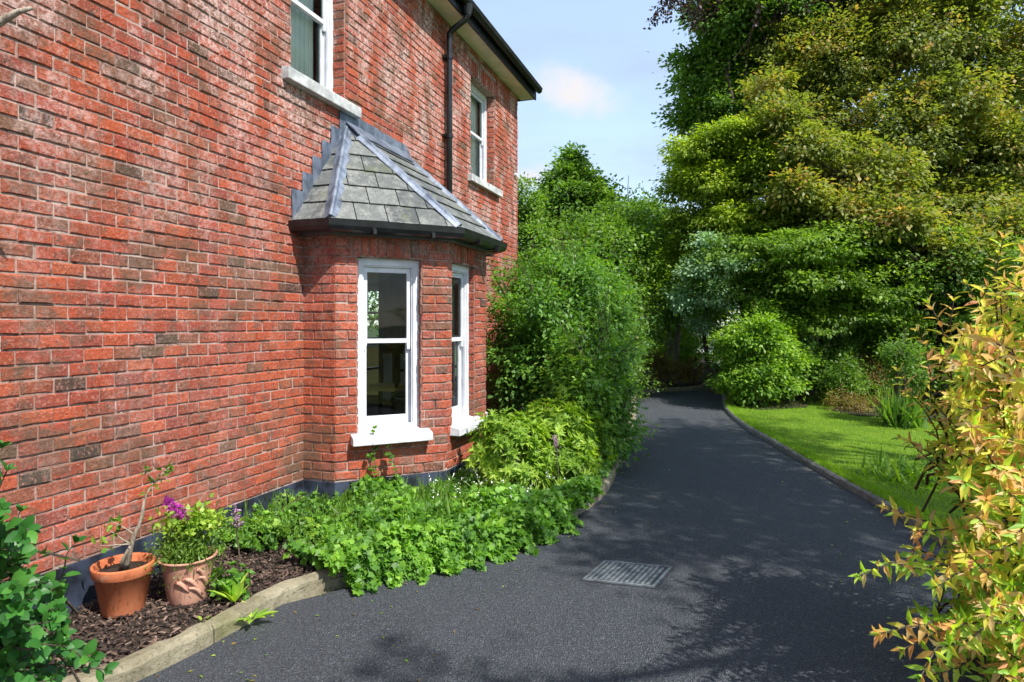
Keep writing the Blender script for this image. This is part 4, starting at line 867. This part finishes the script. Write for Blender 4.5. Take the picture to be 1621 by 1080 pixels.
# ------------------------------------------------------------------ ground cover in the bed
def inbed(x, y):
    X = np.interp(y, [c_[1] for c_ in KL], [c_[0] for c_ in KL]); return x < X
def housedist(x, y):   # distance outward from main wall, plus bay test
    d = -(nI[0]*x+nI[1]*y-D); s = u[0]*x+u[1]*y; return s, d
def cover_field(n, x0, x1, y0, y1, cond):
    x = rng.uniform(x0, x1, n*6); y = rng.uniform(y0, y1, n*6); s, d = housedist(x, y)
    bay = np.where((s > 4.2) & (s < 6.6), np.minimum(.3+np.maximum(0, np.minimum(s-4.3, 6.54-s)), .967)+.03, .03)
    k = (d > bay) & cond(x, y, s, d); return x[k][:n], y[k][:n]
KX = lambda y: np.interp(y, [c_[1] for c_ in KL], [c_[0] for c_ in KL])
def lump(x, y): return .5+.25*np.sin(x*7.3+y*3.1)+.25*np.sin(x*3.7-y*8.9+1)+.12*np.sin(x*17+y*13)
def cover(name, n, cond, hmin, hmax, size, mat, tem=LOBED, box=(-2.6, 1.0, 3.2, 6.3), over=.0, label=None, tilt=.5):
    x, y = cover_field(n, *box, cond); h = hmin+(hmax-hmin)*np.clip(lump(x, y), 0, 1)*rng.random(len(x))**.35; z = .06+h
    P_ = np.stack([x, y, z], 1); no_ = np.array((.25, -.45, 1))+rng.normal(size=P_.shape)*tilt; ax = rng.normal(size=P_.shape)+np.array((.35, -.5, -.25))
    me = inst_mesh(name, *tem, P_, basis(ax, no_), size*rng.uniform(.6, 1.3, len(P_)), mat); o = link(name, me); return tag(o, label, kind='stuff')
cover('ground_cover', 15000, lambda x, y, s, d: (x < KX(y)+.10*np.sin(y*9)+.10) & (y > 3.78+.12*np.sin(x*8)) & (y < 5.2) & ((x > -1.3+.1*np.sin(y*11))) & (d < 2.9), .03, .25, .046, G['cover'])
cover('ground_cover', 7000, lambda x, y, s, d: (x < KX(y)-.35) & (y > 4.0) & (y < 5.6) & (s > 3.2), .05, .24, .032, G['cover'], tem=NARR)
cover('ground_cover', 1600, lambda x, y, s, d: (x < KX(y)-.12) & (s > 3.35) & (s < 4.3) & (d < 1.0) & (d > .05), .02, .2, .04, G['bright'])
cover('ground_cover', 5000, lambda x, y, s, d: (x < KX(y)-.02) & (y > 5.0) & (y < 6.9), .02, .22, .045, G['shrub'], box=(-1, 1.4, 4.9, 7))
# leaves spilling over the kerb
ii = [i for i, c_ in enumerate(KL) if -1.02 < c_[0] < .42]; seg = np.array([KL[i] for i in range(ii[0], ii[-1]+1)]); n = 5200; tt = rng.random(n)*(len(seg)-1.001); i0 = tt.astype(int); f_ = (tt-i0)[:, None]; q_ = seg[i0]*(1-f_)+seg[i0+1]*f_; tg = nrm(seg[i0+1]-seg[i0]); rt = np.stack([tg[:, 1], -tg[:, 0]], 1)
edge = .13+.06*np.sin(tt*2.1)+.04*np.sin(tt*5.3); w_ = rng.uniform(-.30, 1, n); w_ = np.where(w_ > 0, w_*edge, w_); q_ = q_+rt*w_[:, None]
hh = np.where(w_ < 0, .24, .24*(1-np.clip(w_/edge, 0, 1)**1.6))*rng.random(n)**.4*(.75+.25*np.sin(tt*3.7))+.015
P_ = np.stack([q_[:, 0], q_[:, 1], hh], 1); no_ = np.array((.3, -.55, .9))+rng.normal(size=P_.shape)*.45; ax = rng.normal(size=P_.shape)*.8+np.array((.4, -.6, -.4))
tag(link('ground_cover', inst_mesh('ground_cover', *LOBED, P_, basis(ax, no_), rng.uniform(.025, .055, n), G['cover'])), kind='stuff')
x, y = cover_field(70, -.7, .5, 4.5, 5.6, lambda x, y, s, d: (x < KX(y)-.1)); P_ = np.stack([x, y, rng.uniform(.24, .36, len(x))], 1); P_ = np.repeat(P_, 5, 0)+rng.normal(size=(len(P_)*5, 3))*.006
tag(link('white_flowers', inst_mesh('white_flowers', *DIAM, P_, basis(rng.normal(size=P_.shape), rng.normal(size=P_.shape)*.4+np.array((0, 0, 1))), rng.uniform(.010, .018, len(P_)), M['petal'])), kind='stuff')
# ferny upright stalks in the cover next to the bay
x, y = cover_field(700, -1.9, .2, 4.3, 5.7, lambda x, y, s, d: (x < KX(y)-.5)); P_ = np.stack([x, y, np.full(len(x), .06)], 1); ax = rng.normal(size=P_.shape)*.35; ax[:, 2] = 1
tag(link('ground_cover', inst_mesh('ground_cover', *BLADE, P_, basis(ax, rng.normal(size=P_.shape)), rng.uniform(.16, .30, len(P_)), G['mid'])), kind='stuff')
# mulch
n = 9000; x = rng.uniform(-2.9, .2, n*3); y = rng.uniform(1.6, 5.2, n*3); s_, d_ = housedist(x, y); k = (x < KX(y)-.13) & (d_ > .03); x, y = x[k][:n], y[k][:n]
CH = ([(-.5, -.5, -.3), (.5, -.4, -.3), (.4, .5, -.3), (-.4, .5, -.3), (-.4, -.45, .3), (.45, -.4, .25), (.3, .45, .3), (-.35, .4, .2)], [(4, 5, 6, 7), (0, 1, 5, 4), (1, 2, 6, 5), (2, 3, 7, 6), (3, 0, 4, 7)])
P_ = np.stack([x, y, .052+rng.random(len(x))*.022], 1); sz = np.stack([rng.uniform(.006, .014, len(x)), rng.uniform(.014, .045, len(x)), rng.uniform(.004, .009, len(x))], 1); no_ = np.array((0, 0, 1))+rng.normal(size=P_.shape)*.45
tag(link('bark_mulch', inst_mesh('bark_mulch', *CH, P_, basis(rng.normal(size=P_.shape)*np.array((1, 1, .3)), no_), sz, M['chips'])), kind='stuff')
# lawn grass
n = 60000; y = 3.2+rng.random(n)**1.4*11; x = np.interp(y, [c_[1] for c_ in KR], [c_[0] for c_ in KR])+.10+rng.random(n)**1.3*6; P_ = np.stack([x, y, np.full(n, .055)], 1); ax = rng.normal(size=P_.shape)*.45; ax[:, 2] = 1
BL1 = ([(-.1, 0, 0), (.1, 0, 0), (0, 1, .1)], [(0, 1, 2)])
tag(link('grass', inst_mesh('grass', *BL1, P_, basis(ax, rng.normal(size=P_.shape)), rng.uniform(.025, .05, n), G['grass'])), kind='stuff')
n = 16000; y = 3.2+rng.random(n)**1.3*9; x = np.interp(y, [c_[1] for c_ in KR], [c_[0] for c_ in KR])+.045+rng.random(n)**2*.14; P_ = np.stack([x, y, np.full(n, .055)], 1); ax = rng.normal(size=P_.shape)*.5+np.array((-.35, -.1, 0)); ax[:, 2] = 1
tag(link('grass', inst_mesh('grass', *BL1, P_, basis(ax, rng.normal(size=P_.shape)), rng.uniform(.03, .07, n), G['grass'])), kind='stuff')
n = 520; y = 2.6+rng.random(n)**1.5*9; xl = np.interp(y, [c_[1] for c_ in KL], [c_[0] for c_ in KL]); xr_ = np.interp(y, [c_[1] for c_ in KR], [c_[0] for c_ in KR]); f = rng.random(n); f = np.where(f < .5, f**2.2*1.2, 1-(1-f)**2.2*1.2); x = xl+.03+(xr_-xl-.06)*np.clip(f, 0, 1); P_ = np.stack([x, y, np.full(n, .006)], 1)
tag(link('fallen_leaves', inst_mesh('fallen_leaves', *DIAM, P_, basis(rng.normal(size=P_.shape)*np.array((1, 1, .1)), rng.normal(size=P_.shape)*.25+np.array((0, 0, 1))), rng.uniform(.010, .028, n), [G['brown'], G['lime']], rng.integers(0, 2, n))), kind='stuff')
# tufts
def tuft(name, label, loc, n, h, spread, mat, cat='plant', wid=1.):
    P_ = np.array(loc)[None]+rng.normal(size=(n, 3))*np.array((spread*.25, spread*.25, 0)); ax = rng.normal(size=P_.shape)*spread; ax[:, 2] = .9
    t = thing(name, loc, label, cat); me = inst_mesh('leaves', *BLADE, P_, basis(ax, nrm(ax*np.array((1, 1, 0)))*.6+np.array((0, 0, 1))), np.stack([h*wid*rng.uniform(.7, 1.2, n), h*rng.uniform(.6, 1.15, n), h*np.ones(n)], 1), mat); link('leaves', me, t); return t
tuft('iris_clump', 'clump of tall bluish green sword leaves at the right side of the lawn', (5.75, 9.3, .06), 190, .62, .45, G['deep'], wid=.9)
tuft('iris_clump', 'smaller clump of green sword leaves left of the tall blue green one', (6.6, 11.0, .06), 150, .5, .42, G['mid'])
tuft('fern', 'fresh green feathery fern on the lawn edge beside the kerb', (3.85, 6.1, .06), 150, .30, .8, G['bright'], 'fern', 1.1)
bush('heather', 'low rusty brown heather patch at the edge of the lawn bed', [(6.0, 10.9, .16, .5, .35, .18), (6.5, 10.6, .15, .3, .3, .16)], G['brown'], 120, 40, .035, .1, cat='plant')
strip('lawn_bed', [(5.6, 10.3), (5.5, 10.9), (5.9, 11.5), (6.8, 12.0)], [(9, 8.6), (9.5, 9.5), (10, 11), (10, 12.4)], .068, M['soil'], .004)
strip('shrub_bed', [(4.35, 11.0), (4.0, 11.7), (4.1, 12.3)], [(5.3, 11.35), (5.6, 11.9), (5.5, 12.6)], .068, M['soil'], .004)

# ------------------------------------------------------------------ near shrubs with leaves one can pick out
def stemmy(name, label, stems, tem, mats, leaf, gap, cat='bush', pick=None, pair=True, angle=.9, stemmat='bark', limit=290, side=1.):
    """stems: list of point lists; leaves in pairs along each; mats: function(t, rnd) -> index into list"""
    base = stems[0][0]; t = thing(name, (base[0], base[1], .04), label, cat); m = MB(); pos = []; ax = []; no_ = []; sz = []; mi = []; SM = []
    for st in stems:
        pts = [Vector(p) for p in st]; L = [0.]
        for a, b in zip(pts[:-1], pts[1:]): L.append(L[-1]+(b-a).length)
        tot = L[-1]; r0 = .004+.003*tot; m.tube(pts, [r0*(1-.75*i/(len(pts)-1)) for i in range(len(pts))], 5, cap=False)
        x = tot*random.uniform(.2, .35); j = 0
        while x < tot+1e-4:
            i = max(q for q in range(len(L)) if L[q] <= x+1e-9); i = min(i, len(pts)-2); f = (x-L[i])/(L[i+1]-L[i]); p = pts[i].lerp(pts[i+1], min(1, f)); d = (pts[i+1]-pts[i]).normalized()
            a = d.cross(Vector((0, 0, 1))); a = a.normalized() if a.length > .1 else Vector((1, 0, 0)); b = d.cross(a)
            ph = (j % 2)*math.pi/2+random.gauss(0, .3); tt = x/tot; last = x+gap > tot
            for q in range(2 if pair and not last else 4 if last else 1):
                th = ph+q*(math.pi if not last else math.pi/2)+(j*2.4 if not pair else 0); rad = a*math.cos(th)+b*math.sin(th)
                an = angle*random.uniform(.8, 1.2)*(.65 if last else 1); axis = d*math.cos(an)+rad*math.sin(an); axis.z -= .12; nn = d*math.sin(an)-rad*math.cos(an)+Vector((0, 0, .7))
                pos.append(tuple(p)); ax.append(tuple(axis)); no_.append(tuple(nn)); sz.append(leaf*random.uniform(.7, 1.25)*(.72 if last else 1)); mi.append(pick(tt, random.random(), max(0, min(1.1, (p.z-.35)/1.1))))
            x += gap*random.uniform(.8, 1.2); j += 1
    m.build('stem', M[stemmat], t)
    pos = np.array(pos); ax = np.array(ax); no_ = np.array(no_); sz = np.array(sz); mi = np.array(mi); B = basis(ax, no_)
    # the leaves that show largest become parts, the rest one piece
    c_ = pos+ax*0.03; px = c_[:, 0]/c_[:, 1]; py = (EYE-c_[:, 2])/c_[:, 1]; dist = np.linalg.norm(c_-np.array((0, 0, EYE)), axis=1); view = nrm(c_-np.array((0, 0, EYE)))
    sc_ = sz**2/dist**2*(.3+abs((view*B[:, 2]).sum(1)))*((abs(px) < .8) & (py < .55) & (c_[:, 1] > .5)); sc_ = sc_*(1+.8*(-np.sign(side)*0+0)); od = np.argsort(-sc_-(-dist*0)); nearest = od[:min(limit, len(od))]; msk = np.zeros(len(pos), bool); msk[nearest] = True
    cache = []
    for mm in mats:
        me = bpy.data.meshes.new('leaf'); me.from_pydata(tem[0], [], tem[1]); me.materials.append(mm); me.polygons.foreach_set('use_smooth', [True]*len(me.polygons)); cache.append(me)
    for i in nearest:
        o = bpy.data.objects.new('leaf', cache[mi[i]]); COL.objects.link(o); o.parent = t; o.matrix_parent_inverse = Matrix.Translation(-ROOT[t]); b = B[i]*sz[i]
        o.matrix_basis = Matrix(((b[0][0], b[1][0], b[2][0], pos[i][0]), (b[0][1], b[1][1], b[2][1], pos[i][1]), (b[0][2], b[1][2], b[2][2], pos[i][2]), (0, 0, 0, 1)))
    k = ~msk
    if k.sum(): tag(link('foliage', inst_mesh('foliage', *tem, pos[k], B[k], sz[k], mats, mi[k], smooth=True), t), kind='stuff')
    return t
def P3(px, py, Y): return (at(px, Y), Y, zz(py, Y))
# front right shrub (bronze and gold abelia like)
st = []
basep = (2.35, 2.75)
fixed = [(1357, 912, 2.15), (1392, 1003, 2.1), (1425, 1030, 2.2), (1418, 578, 3.0), (1440, 700, 2.8), (1470, 480, 2.9), (1590, 368, 2.8), (1480, 640, 2.7), (1500, 760, 2.4), (1450, 840, 2.3), (1530, 450, 2.9), (1560, 520, 2.6), (1455, 1075, 2.0), (1480, 930, 2.1), (1580, 440, 2.8), (1450, 520, 3.0), (1430, 615, 2.9), (1465, 560, 2.8), (1510, 470, 2.9), (1420, 690, 2.9), (1395, 800, 2.6), (1440, 900, 2.3)]
for (px, py, Y) in fixed: st.append(limb_path((basep[0]+random.uniform(-.2, .2), basep[1]+random.uniform(-.2, .3), random.uniform(.1, .5)), P3(px, py, Y), 8, .03, .1))
for k in range(320):
    f = random.random(); py = 380+f*720; xl = np.interp(py, [380, 430, 500, 570, 650, 720, 800, 900, 1000, 1080], [1612, 1575, 1535, 1480, 1490, 1500, 1512, 1522, 1500, 1470]); px = xl+(random.random()**1.3)*230; Y = random.uniform(2.0, 3.2)
    e_ = P3(px, py, Y); e_ = (e_[0], e_[1], max(.05, e_[2])); 
    s0_ = (basep[0]+random.uniform(-.25, .4), basep[1]+random.uniform(-.25, .6), max(.05, e_[2]-random.uniform(.25, .7))); st.append(limb_path(s0_, e_, 6, .04, .06))
def pickf(t, r_, z=1.): return (2 if r_ > .48+z*.42 else 0 if r_ < .46 else 1) if t > .70 else ((1 if r_ < .2+.45*z else 2) if t > .4 else (2 if r_ < .85 else 1))
stemmy('bronze_leaved_shrub', 'large shrub with orange, gold and green pointed leaves filling the right foreground', st, LANC, [G['tip'], G['gold'], G['ggreen']], .062, .038, pick=pickf)
# glossy shrub bottom left
st = []
for k in range(135):
    f = random.random(); py = 800+f*290; xr = np.interp(py, [800, 880, 940, 1000, 1080], [25, 70, 105, 125, 130]); px = xr-18-random.random()**1.2*180; Y = random.uniform(1.75, 2.35); e_ = P3(px, py, Y); e_ = (e_[0], e_[1], max(.08, e_[2]))
    st.append(limb_path((-2.0+random.uniform(-.25, .3), 2.3+random.uniform(-.35, .2), max(.04, e_[2]-random.uniform(.15, .4))), e_, 5, .05, .04))
for (px, py, Y) in ((15, 735, 2.2), (35, 800, 2.2), (125, 850, 2.25), (5, 700, 2.3), (150, 1040, 2.0), (170, 1060, 2.1), (60, 1075, 1.9)): st.append(limb_path((-1.95, 2.25, .25), P3(px, py, Y), 7, .06, .06))
stemmy('glossy_shrub', 'shrub with glossy dark green oval leaves in the lower left corner by the wall', st, OVAL, [G['glossy']], .052, .03, pick=lambda t, r_, z: 0, pair=False)
# bare branch tip top left
br = thing('bare_branch', P3(-40, 60, 2.6), 'bare grey brown branch tip poking in at the top left before the brick wall', 'branch')
m = MB(); m.tube([P3(-120, 95, 2.5), P3(-30, 55, 2.5), P3(8, 30, 2.5), P3(30, 18, 2.5), P3(50, 13, 2.5)], [.02, .017, .014, .011, .007], 8); m.build('twig', M['barkpale'], br, smooth=True)

# ------------------------------------------------------------------ pots
def pot(name, label, loc, r, h, mat, rim=True):
    t = thing(name, loc, label, 'flowerpot'); m = MB()
    if rim: prof = [(0, 0), (r*.66, 0), (r*.69, .01), (r*.93, h*.77), (r*.97, h*.78), (r*1.0, h*.80), (r*1.04, h*.97), (r*1.03, h), (r*.95, h), (r*.93, h*.97), (r*.86, h*.8), (0, h*.8)]
    else: prof = [(0, 0), (r*.66, 0), (r*.70, .012), (r*.80, h*.4), (r*.92, h*.86), (r*.97, h*.93), (r*1.04, h*.955), (r*1.06, h*.985), (r*1.03, h), (r*.95, h*.99), (r*.9, h*.95), (r*.84, h*.86), (0, h*.86)]
    m.lathe((0, 0, 0), prof[:-1], 40); m.build('body', mat, t, smooth=True, loc=loc)
    so_ = MB(); so_.lathe((0, 0, 0), [(r*.9, h*.84), (r*.5, h*.87), (.001, h*.86)], 24); so_.build('soil', M['soil'], t, loc=loc)
    return t
pl1 = (*gp(195, 968, .05), .052); pl2 = (*gp(297, 950, .05), .052)
p1 = pot('terracotta_pot', 'plain orange terracotta pot with a thick rim, left of the pair by the wall', pl1, .142, .255, M['terra'])
p2 = pot('terracotta_pot', 'pale pink terracotta pot with wavy relief, right of the pair by the wall', pl2, .140, .245, M['terra2'], False)
# wavy relief on second pot
rel = MB(); rr = .140
for k, (a0, a1, z0_, z1_) in enumerate(((-75, -30, .155, .085), (-62, -18, .10, .04), (-45, -22, .19, .15), (-38, -10, .145, .10), (-95, -60, .13, .10))):
    pts = []
    for q in range(9):
        f = q/8; a = R(a0+(a1-a0)*f); z = z0_+(z1_-z0_)*f+.018*math.sin(f*math.pi*1.4); r_ = rr*(.68+.27*z/.23)+.004; pts.append((r_*math.cos(a), r_*math.sin(a), z))
    rel.tube(pts, [.003, .007, .010, .012, .012, .011, .009, .006, .003], 8)
rel.build('relief', M['terra2'], p2, smooth=True, loc=pl2)
c1 = Vector(pl1)+Vector((.01, 0, .22))
tp = thing('twiggy_plant', tuple(c1), 'gnarled bare stem with a few leaves growing in the plain orange pot', 'plant'); m = MB()
tops = P3(243, 765, pl1[1]-.02)
pA = limb_path(c1, tops, 9, .05); m.tube(pA, [.017, .015, .013, .011, .010, .009, .008, .007, .005, .003], 7); m.tube(limb_path(c1+Vector((-.02, 0, 0)), pA[3], 4, .1), [.014, .012, .01, .009, .008], 6)
tips = []
for k in range(7):
    a = pA[random.choice((3, 4, 4, 5, 8, 9))]; d = Vector((random.uniform(-.16, .13), random.uniform(-.08, .08), random.uniform(-.01, .09))); m.tube(limb_path(a, a+d, 3, .05), [.004, .003, .0025, .0015], 5); tips += [a+d, a+d*.7]
m.build('stem', M['barkpale'], tp, smooth=True)
E_ = np.array([tuple(e) for e in tips+[pA[9], pA[8]] for _ in range(5)])+rng.normal(size=((len(tips)+2)*5, 3))*.012
link('leaves', inst_mesh('leaves', *OVAL, E_, basis(rng.normal(size=E_.shape)+np.array((0, 0, .3)), rng.normal(size=E_.shape)+np.array((0, 0, 1))), rng.uniform(.022, .045, len(E_)), G['cover']), tp)
c2 = Vector(pl2)+Vector((0, 0, .22))
hb = thing('herb_plant', tuple(c2), 'bushy feathery green herb with lime tips filling the pale relief pot', 'plant')
P_ = np.array(tuple(c2))[None]+rng.normal(size=(2600, 3))*np.array((.075, .07, .055))+np.array((-.01, 0, .05)); ax = rng.normal(size=P_.shape)+np.array((0, 0, .8)); link('foliage', inst_mesh('foliage', *NARR, P_, basis(ax, rng.normal(size=P_.shape)), rng.uniform(.02, .04, len(P_)), G['mid']), hb)
P_ = np.array(tuple(c2))[None]+rng.normal(size=(900, 3))*np.array((.085, .06, .03))+np.array((.02, .02, .20)); ax = rng.normal(size=P_.shape)+np.array((0, 0, .4)); link('foliage', inst_mesh('foliage', *DIAM, P_, basis(ax, rng.normal(size=P_.shape)+np.array((0, 0, 1))), rng.uniform(.02, .045, len(P_)), G['lime']), hb)
fl = thing('purple_flower', tuple(c2), 'magenta purple flower spike leaning over the herb in the pale pot', 'flower'); Yf = pl2[1]-.05
fa = Vector(P3(262, 790, Yf)); fb = Vector(P3(294, 820, Yf)); m = MB(); m.tube([c2, Vector(P3(300, 845, Yf)), fb, fa], [.004, .004, .003, .002], 6); m.build('stem', M['barkpale'], fl)
tt = rng.random(260)[:, None]; P_ = np.array(tuple(fa))*(1-tt)+np.array(tuple(fb))*tt+rng.normal(size=(260, 3))*.013*(.4+tt); link('petals', inst_mesh('petals', *DIAM, P_, basis(rng.normal(size=P_.shape), rng.normal(size=P_.shape)), rng.uniform(.014, .026, len(P_)), G['purple']), fl)['kind'] = 'stuff'
# lilac spires in the bed
for (px, py, Y, lab) in ((372, 800, 3.55, 'slim lilac flower spike before the dark plinth beside the potted herb'), (878, 690, 5.25, 'pink lilac flower spike in front of the lime green bush')):
    f = thing('flower_spike', P3(px, py+60, Y), lab, 'flower'); top = Vector(P3(px, py, Y)); b_ = Vector((top.x+.03, top.y, .1)); m = MB(); m.tube(limb_path(b_, top, 5, .03), [.004]*5+[.002], 5); m.build('stem', M['bark'], f)
    tt = rng.random(90)[:, None]; P_ = np.array(tuple(top))+np.array((.015, 0, -.12))*tt+rng.normal(size=(90, 3))*.012; link('petals', inst_mesh('petals', *DIAM, P_, basis(rng.normal(size=P_.shape), rng.normal(size=P_.shape)), rng.uniform(.012, .022, 90), G['pinkf']), f)['kind'] = 'stuff'
# broad leaved rosettes
def rosette(name, label, loc, n, L_, mat, rise=.6, tem=OVAL, w=.7):
    t = thing(name, loc, label, 'plant'); 
    for k in range(n):
        a = 2.4*k+random.uniform(-.2, .2); el = rise*(1-.5*k/n)+random.uniform(-.1, .1); ax = np.array([[math.cos(a)*math.cos(el), math.sin(a)*math.cos(el), math.sin(el)]]); no_ = np.array([[-math.cos(a)*math.sin(el), -math.sin(a)*math.sin(el), math.cos(el)]])
        l = L_*random.uniform(.7, 1.15); link('leaf', inst_mesh('leaf', *tem, np.array([loc])+ax*.01, basis(ax, no_), np.array([[l*w, l, l*.6]]), mat, smooth=True), t)
    return t
x, y = gp(398, 990); rosette('kerb_weed', 'green broad leaved weed growing out of the kerb joint onto the asphalt', (x, y, .03), 11, .13, G['ggreen'], .5, LANC, 1.0)
x, y = gp(372, 955, .06); ro = rosette('lambs_ear', 'upright pale green plant with long soft leaves right of the pale pot', (x, y, .06), 13, .15, G['ggreen'], 1.4, LANC, .8)
x, y = gp(320, 985, .06); rosette('seedling', 'tiny green seedling in the bark mulch below the pale pot', (x, y, .06), 6, .04, G['lime'], .6)
whorls('sprawling_plant', 'small leafy green plant at the foot of the pale pot on the right', [(*gp(365, 935, .1), .14, .12, .1, .1)], 26, .04, G['cover'], cat='plant', tem=OVAL)
whorls('sprawling_plant', 'low rounded clump of scalloped leaves against the plinth behind the potted herb', [(*Lc(3.45, -.22), .16, .22, .18, .16), (*Lc(3.9, -.35), .16, .25, .2, .16)], 110, .042, G['cover'], cat='plant', tem=LOBED)
# ivy at the bay corner
st = [limb_path((*Lc(4.50, -.62), .1), (*Lc(4.46, -.56), .72), 6, .04), limb_path((*Lc(4.56, -.70), .1), (*Lc(4.5, -.62), .6), 6, .06), limb_path((*Lc(4.46, -.60), .1), (*Lc(4.42, -.54), .5), 5, .06)]
stemmy('ivy', 'ivy strand climbing the bay corner at the left end of the big white sill', st, LOBED, [G['cover']], .055, .035, cat='climber', pick=lambda t, r_, z: 0, pair=False)
# vase with white flower inside the window
vs_ = thing('vase', (*Lc(5.35, -.42), .78), 'white flower head in a small vase inside the big bay pane', 'vase'); vl = Vector((*Lc(5.35, -.42), .0))
m = MB(); m.lathe((vl.x, vl.y, .345), [(.001, 0), (.2, .0), (.2, .02), (.02, .03), (.02, .52), (.2, .53), (.2, .55), (.001, .55)], 20); m.build('stand', M['darkwood'], vs_)
m = MB(); m.lathe((vl.x, vl.y, .9), [(.001, 0), (.04, 0), (.055, .06), (.03, .13), (.035, .15)], 16); m.tube([(vl.x, vl.y, .95), (vl.x, vl.y, 1.2)], .004, 5); m.build('vase_body', M['darkroom'], vs_)
P_ = np.array((vl.x, vl.y, 1.26))+rdir(200)*.055; link('flower_head', inst_mesh('flower_head', *DIAM, P_, basis(rng.normal(size=P_.shape), rng.normal(size=P_.shape)), rng.uniform(.02, .035, 200), M['petal']), vs_)
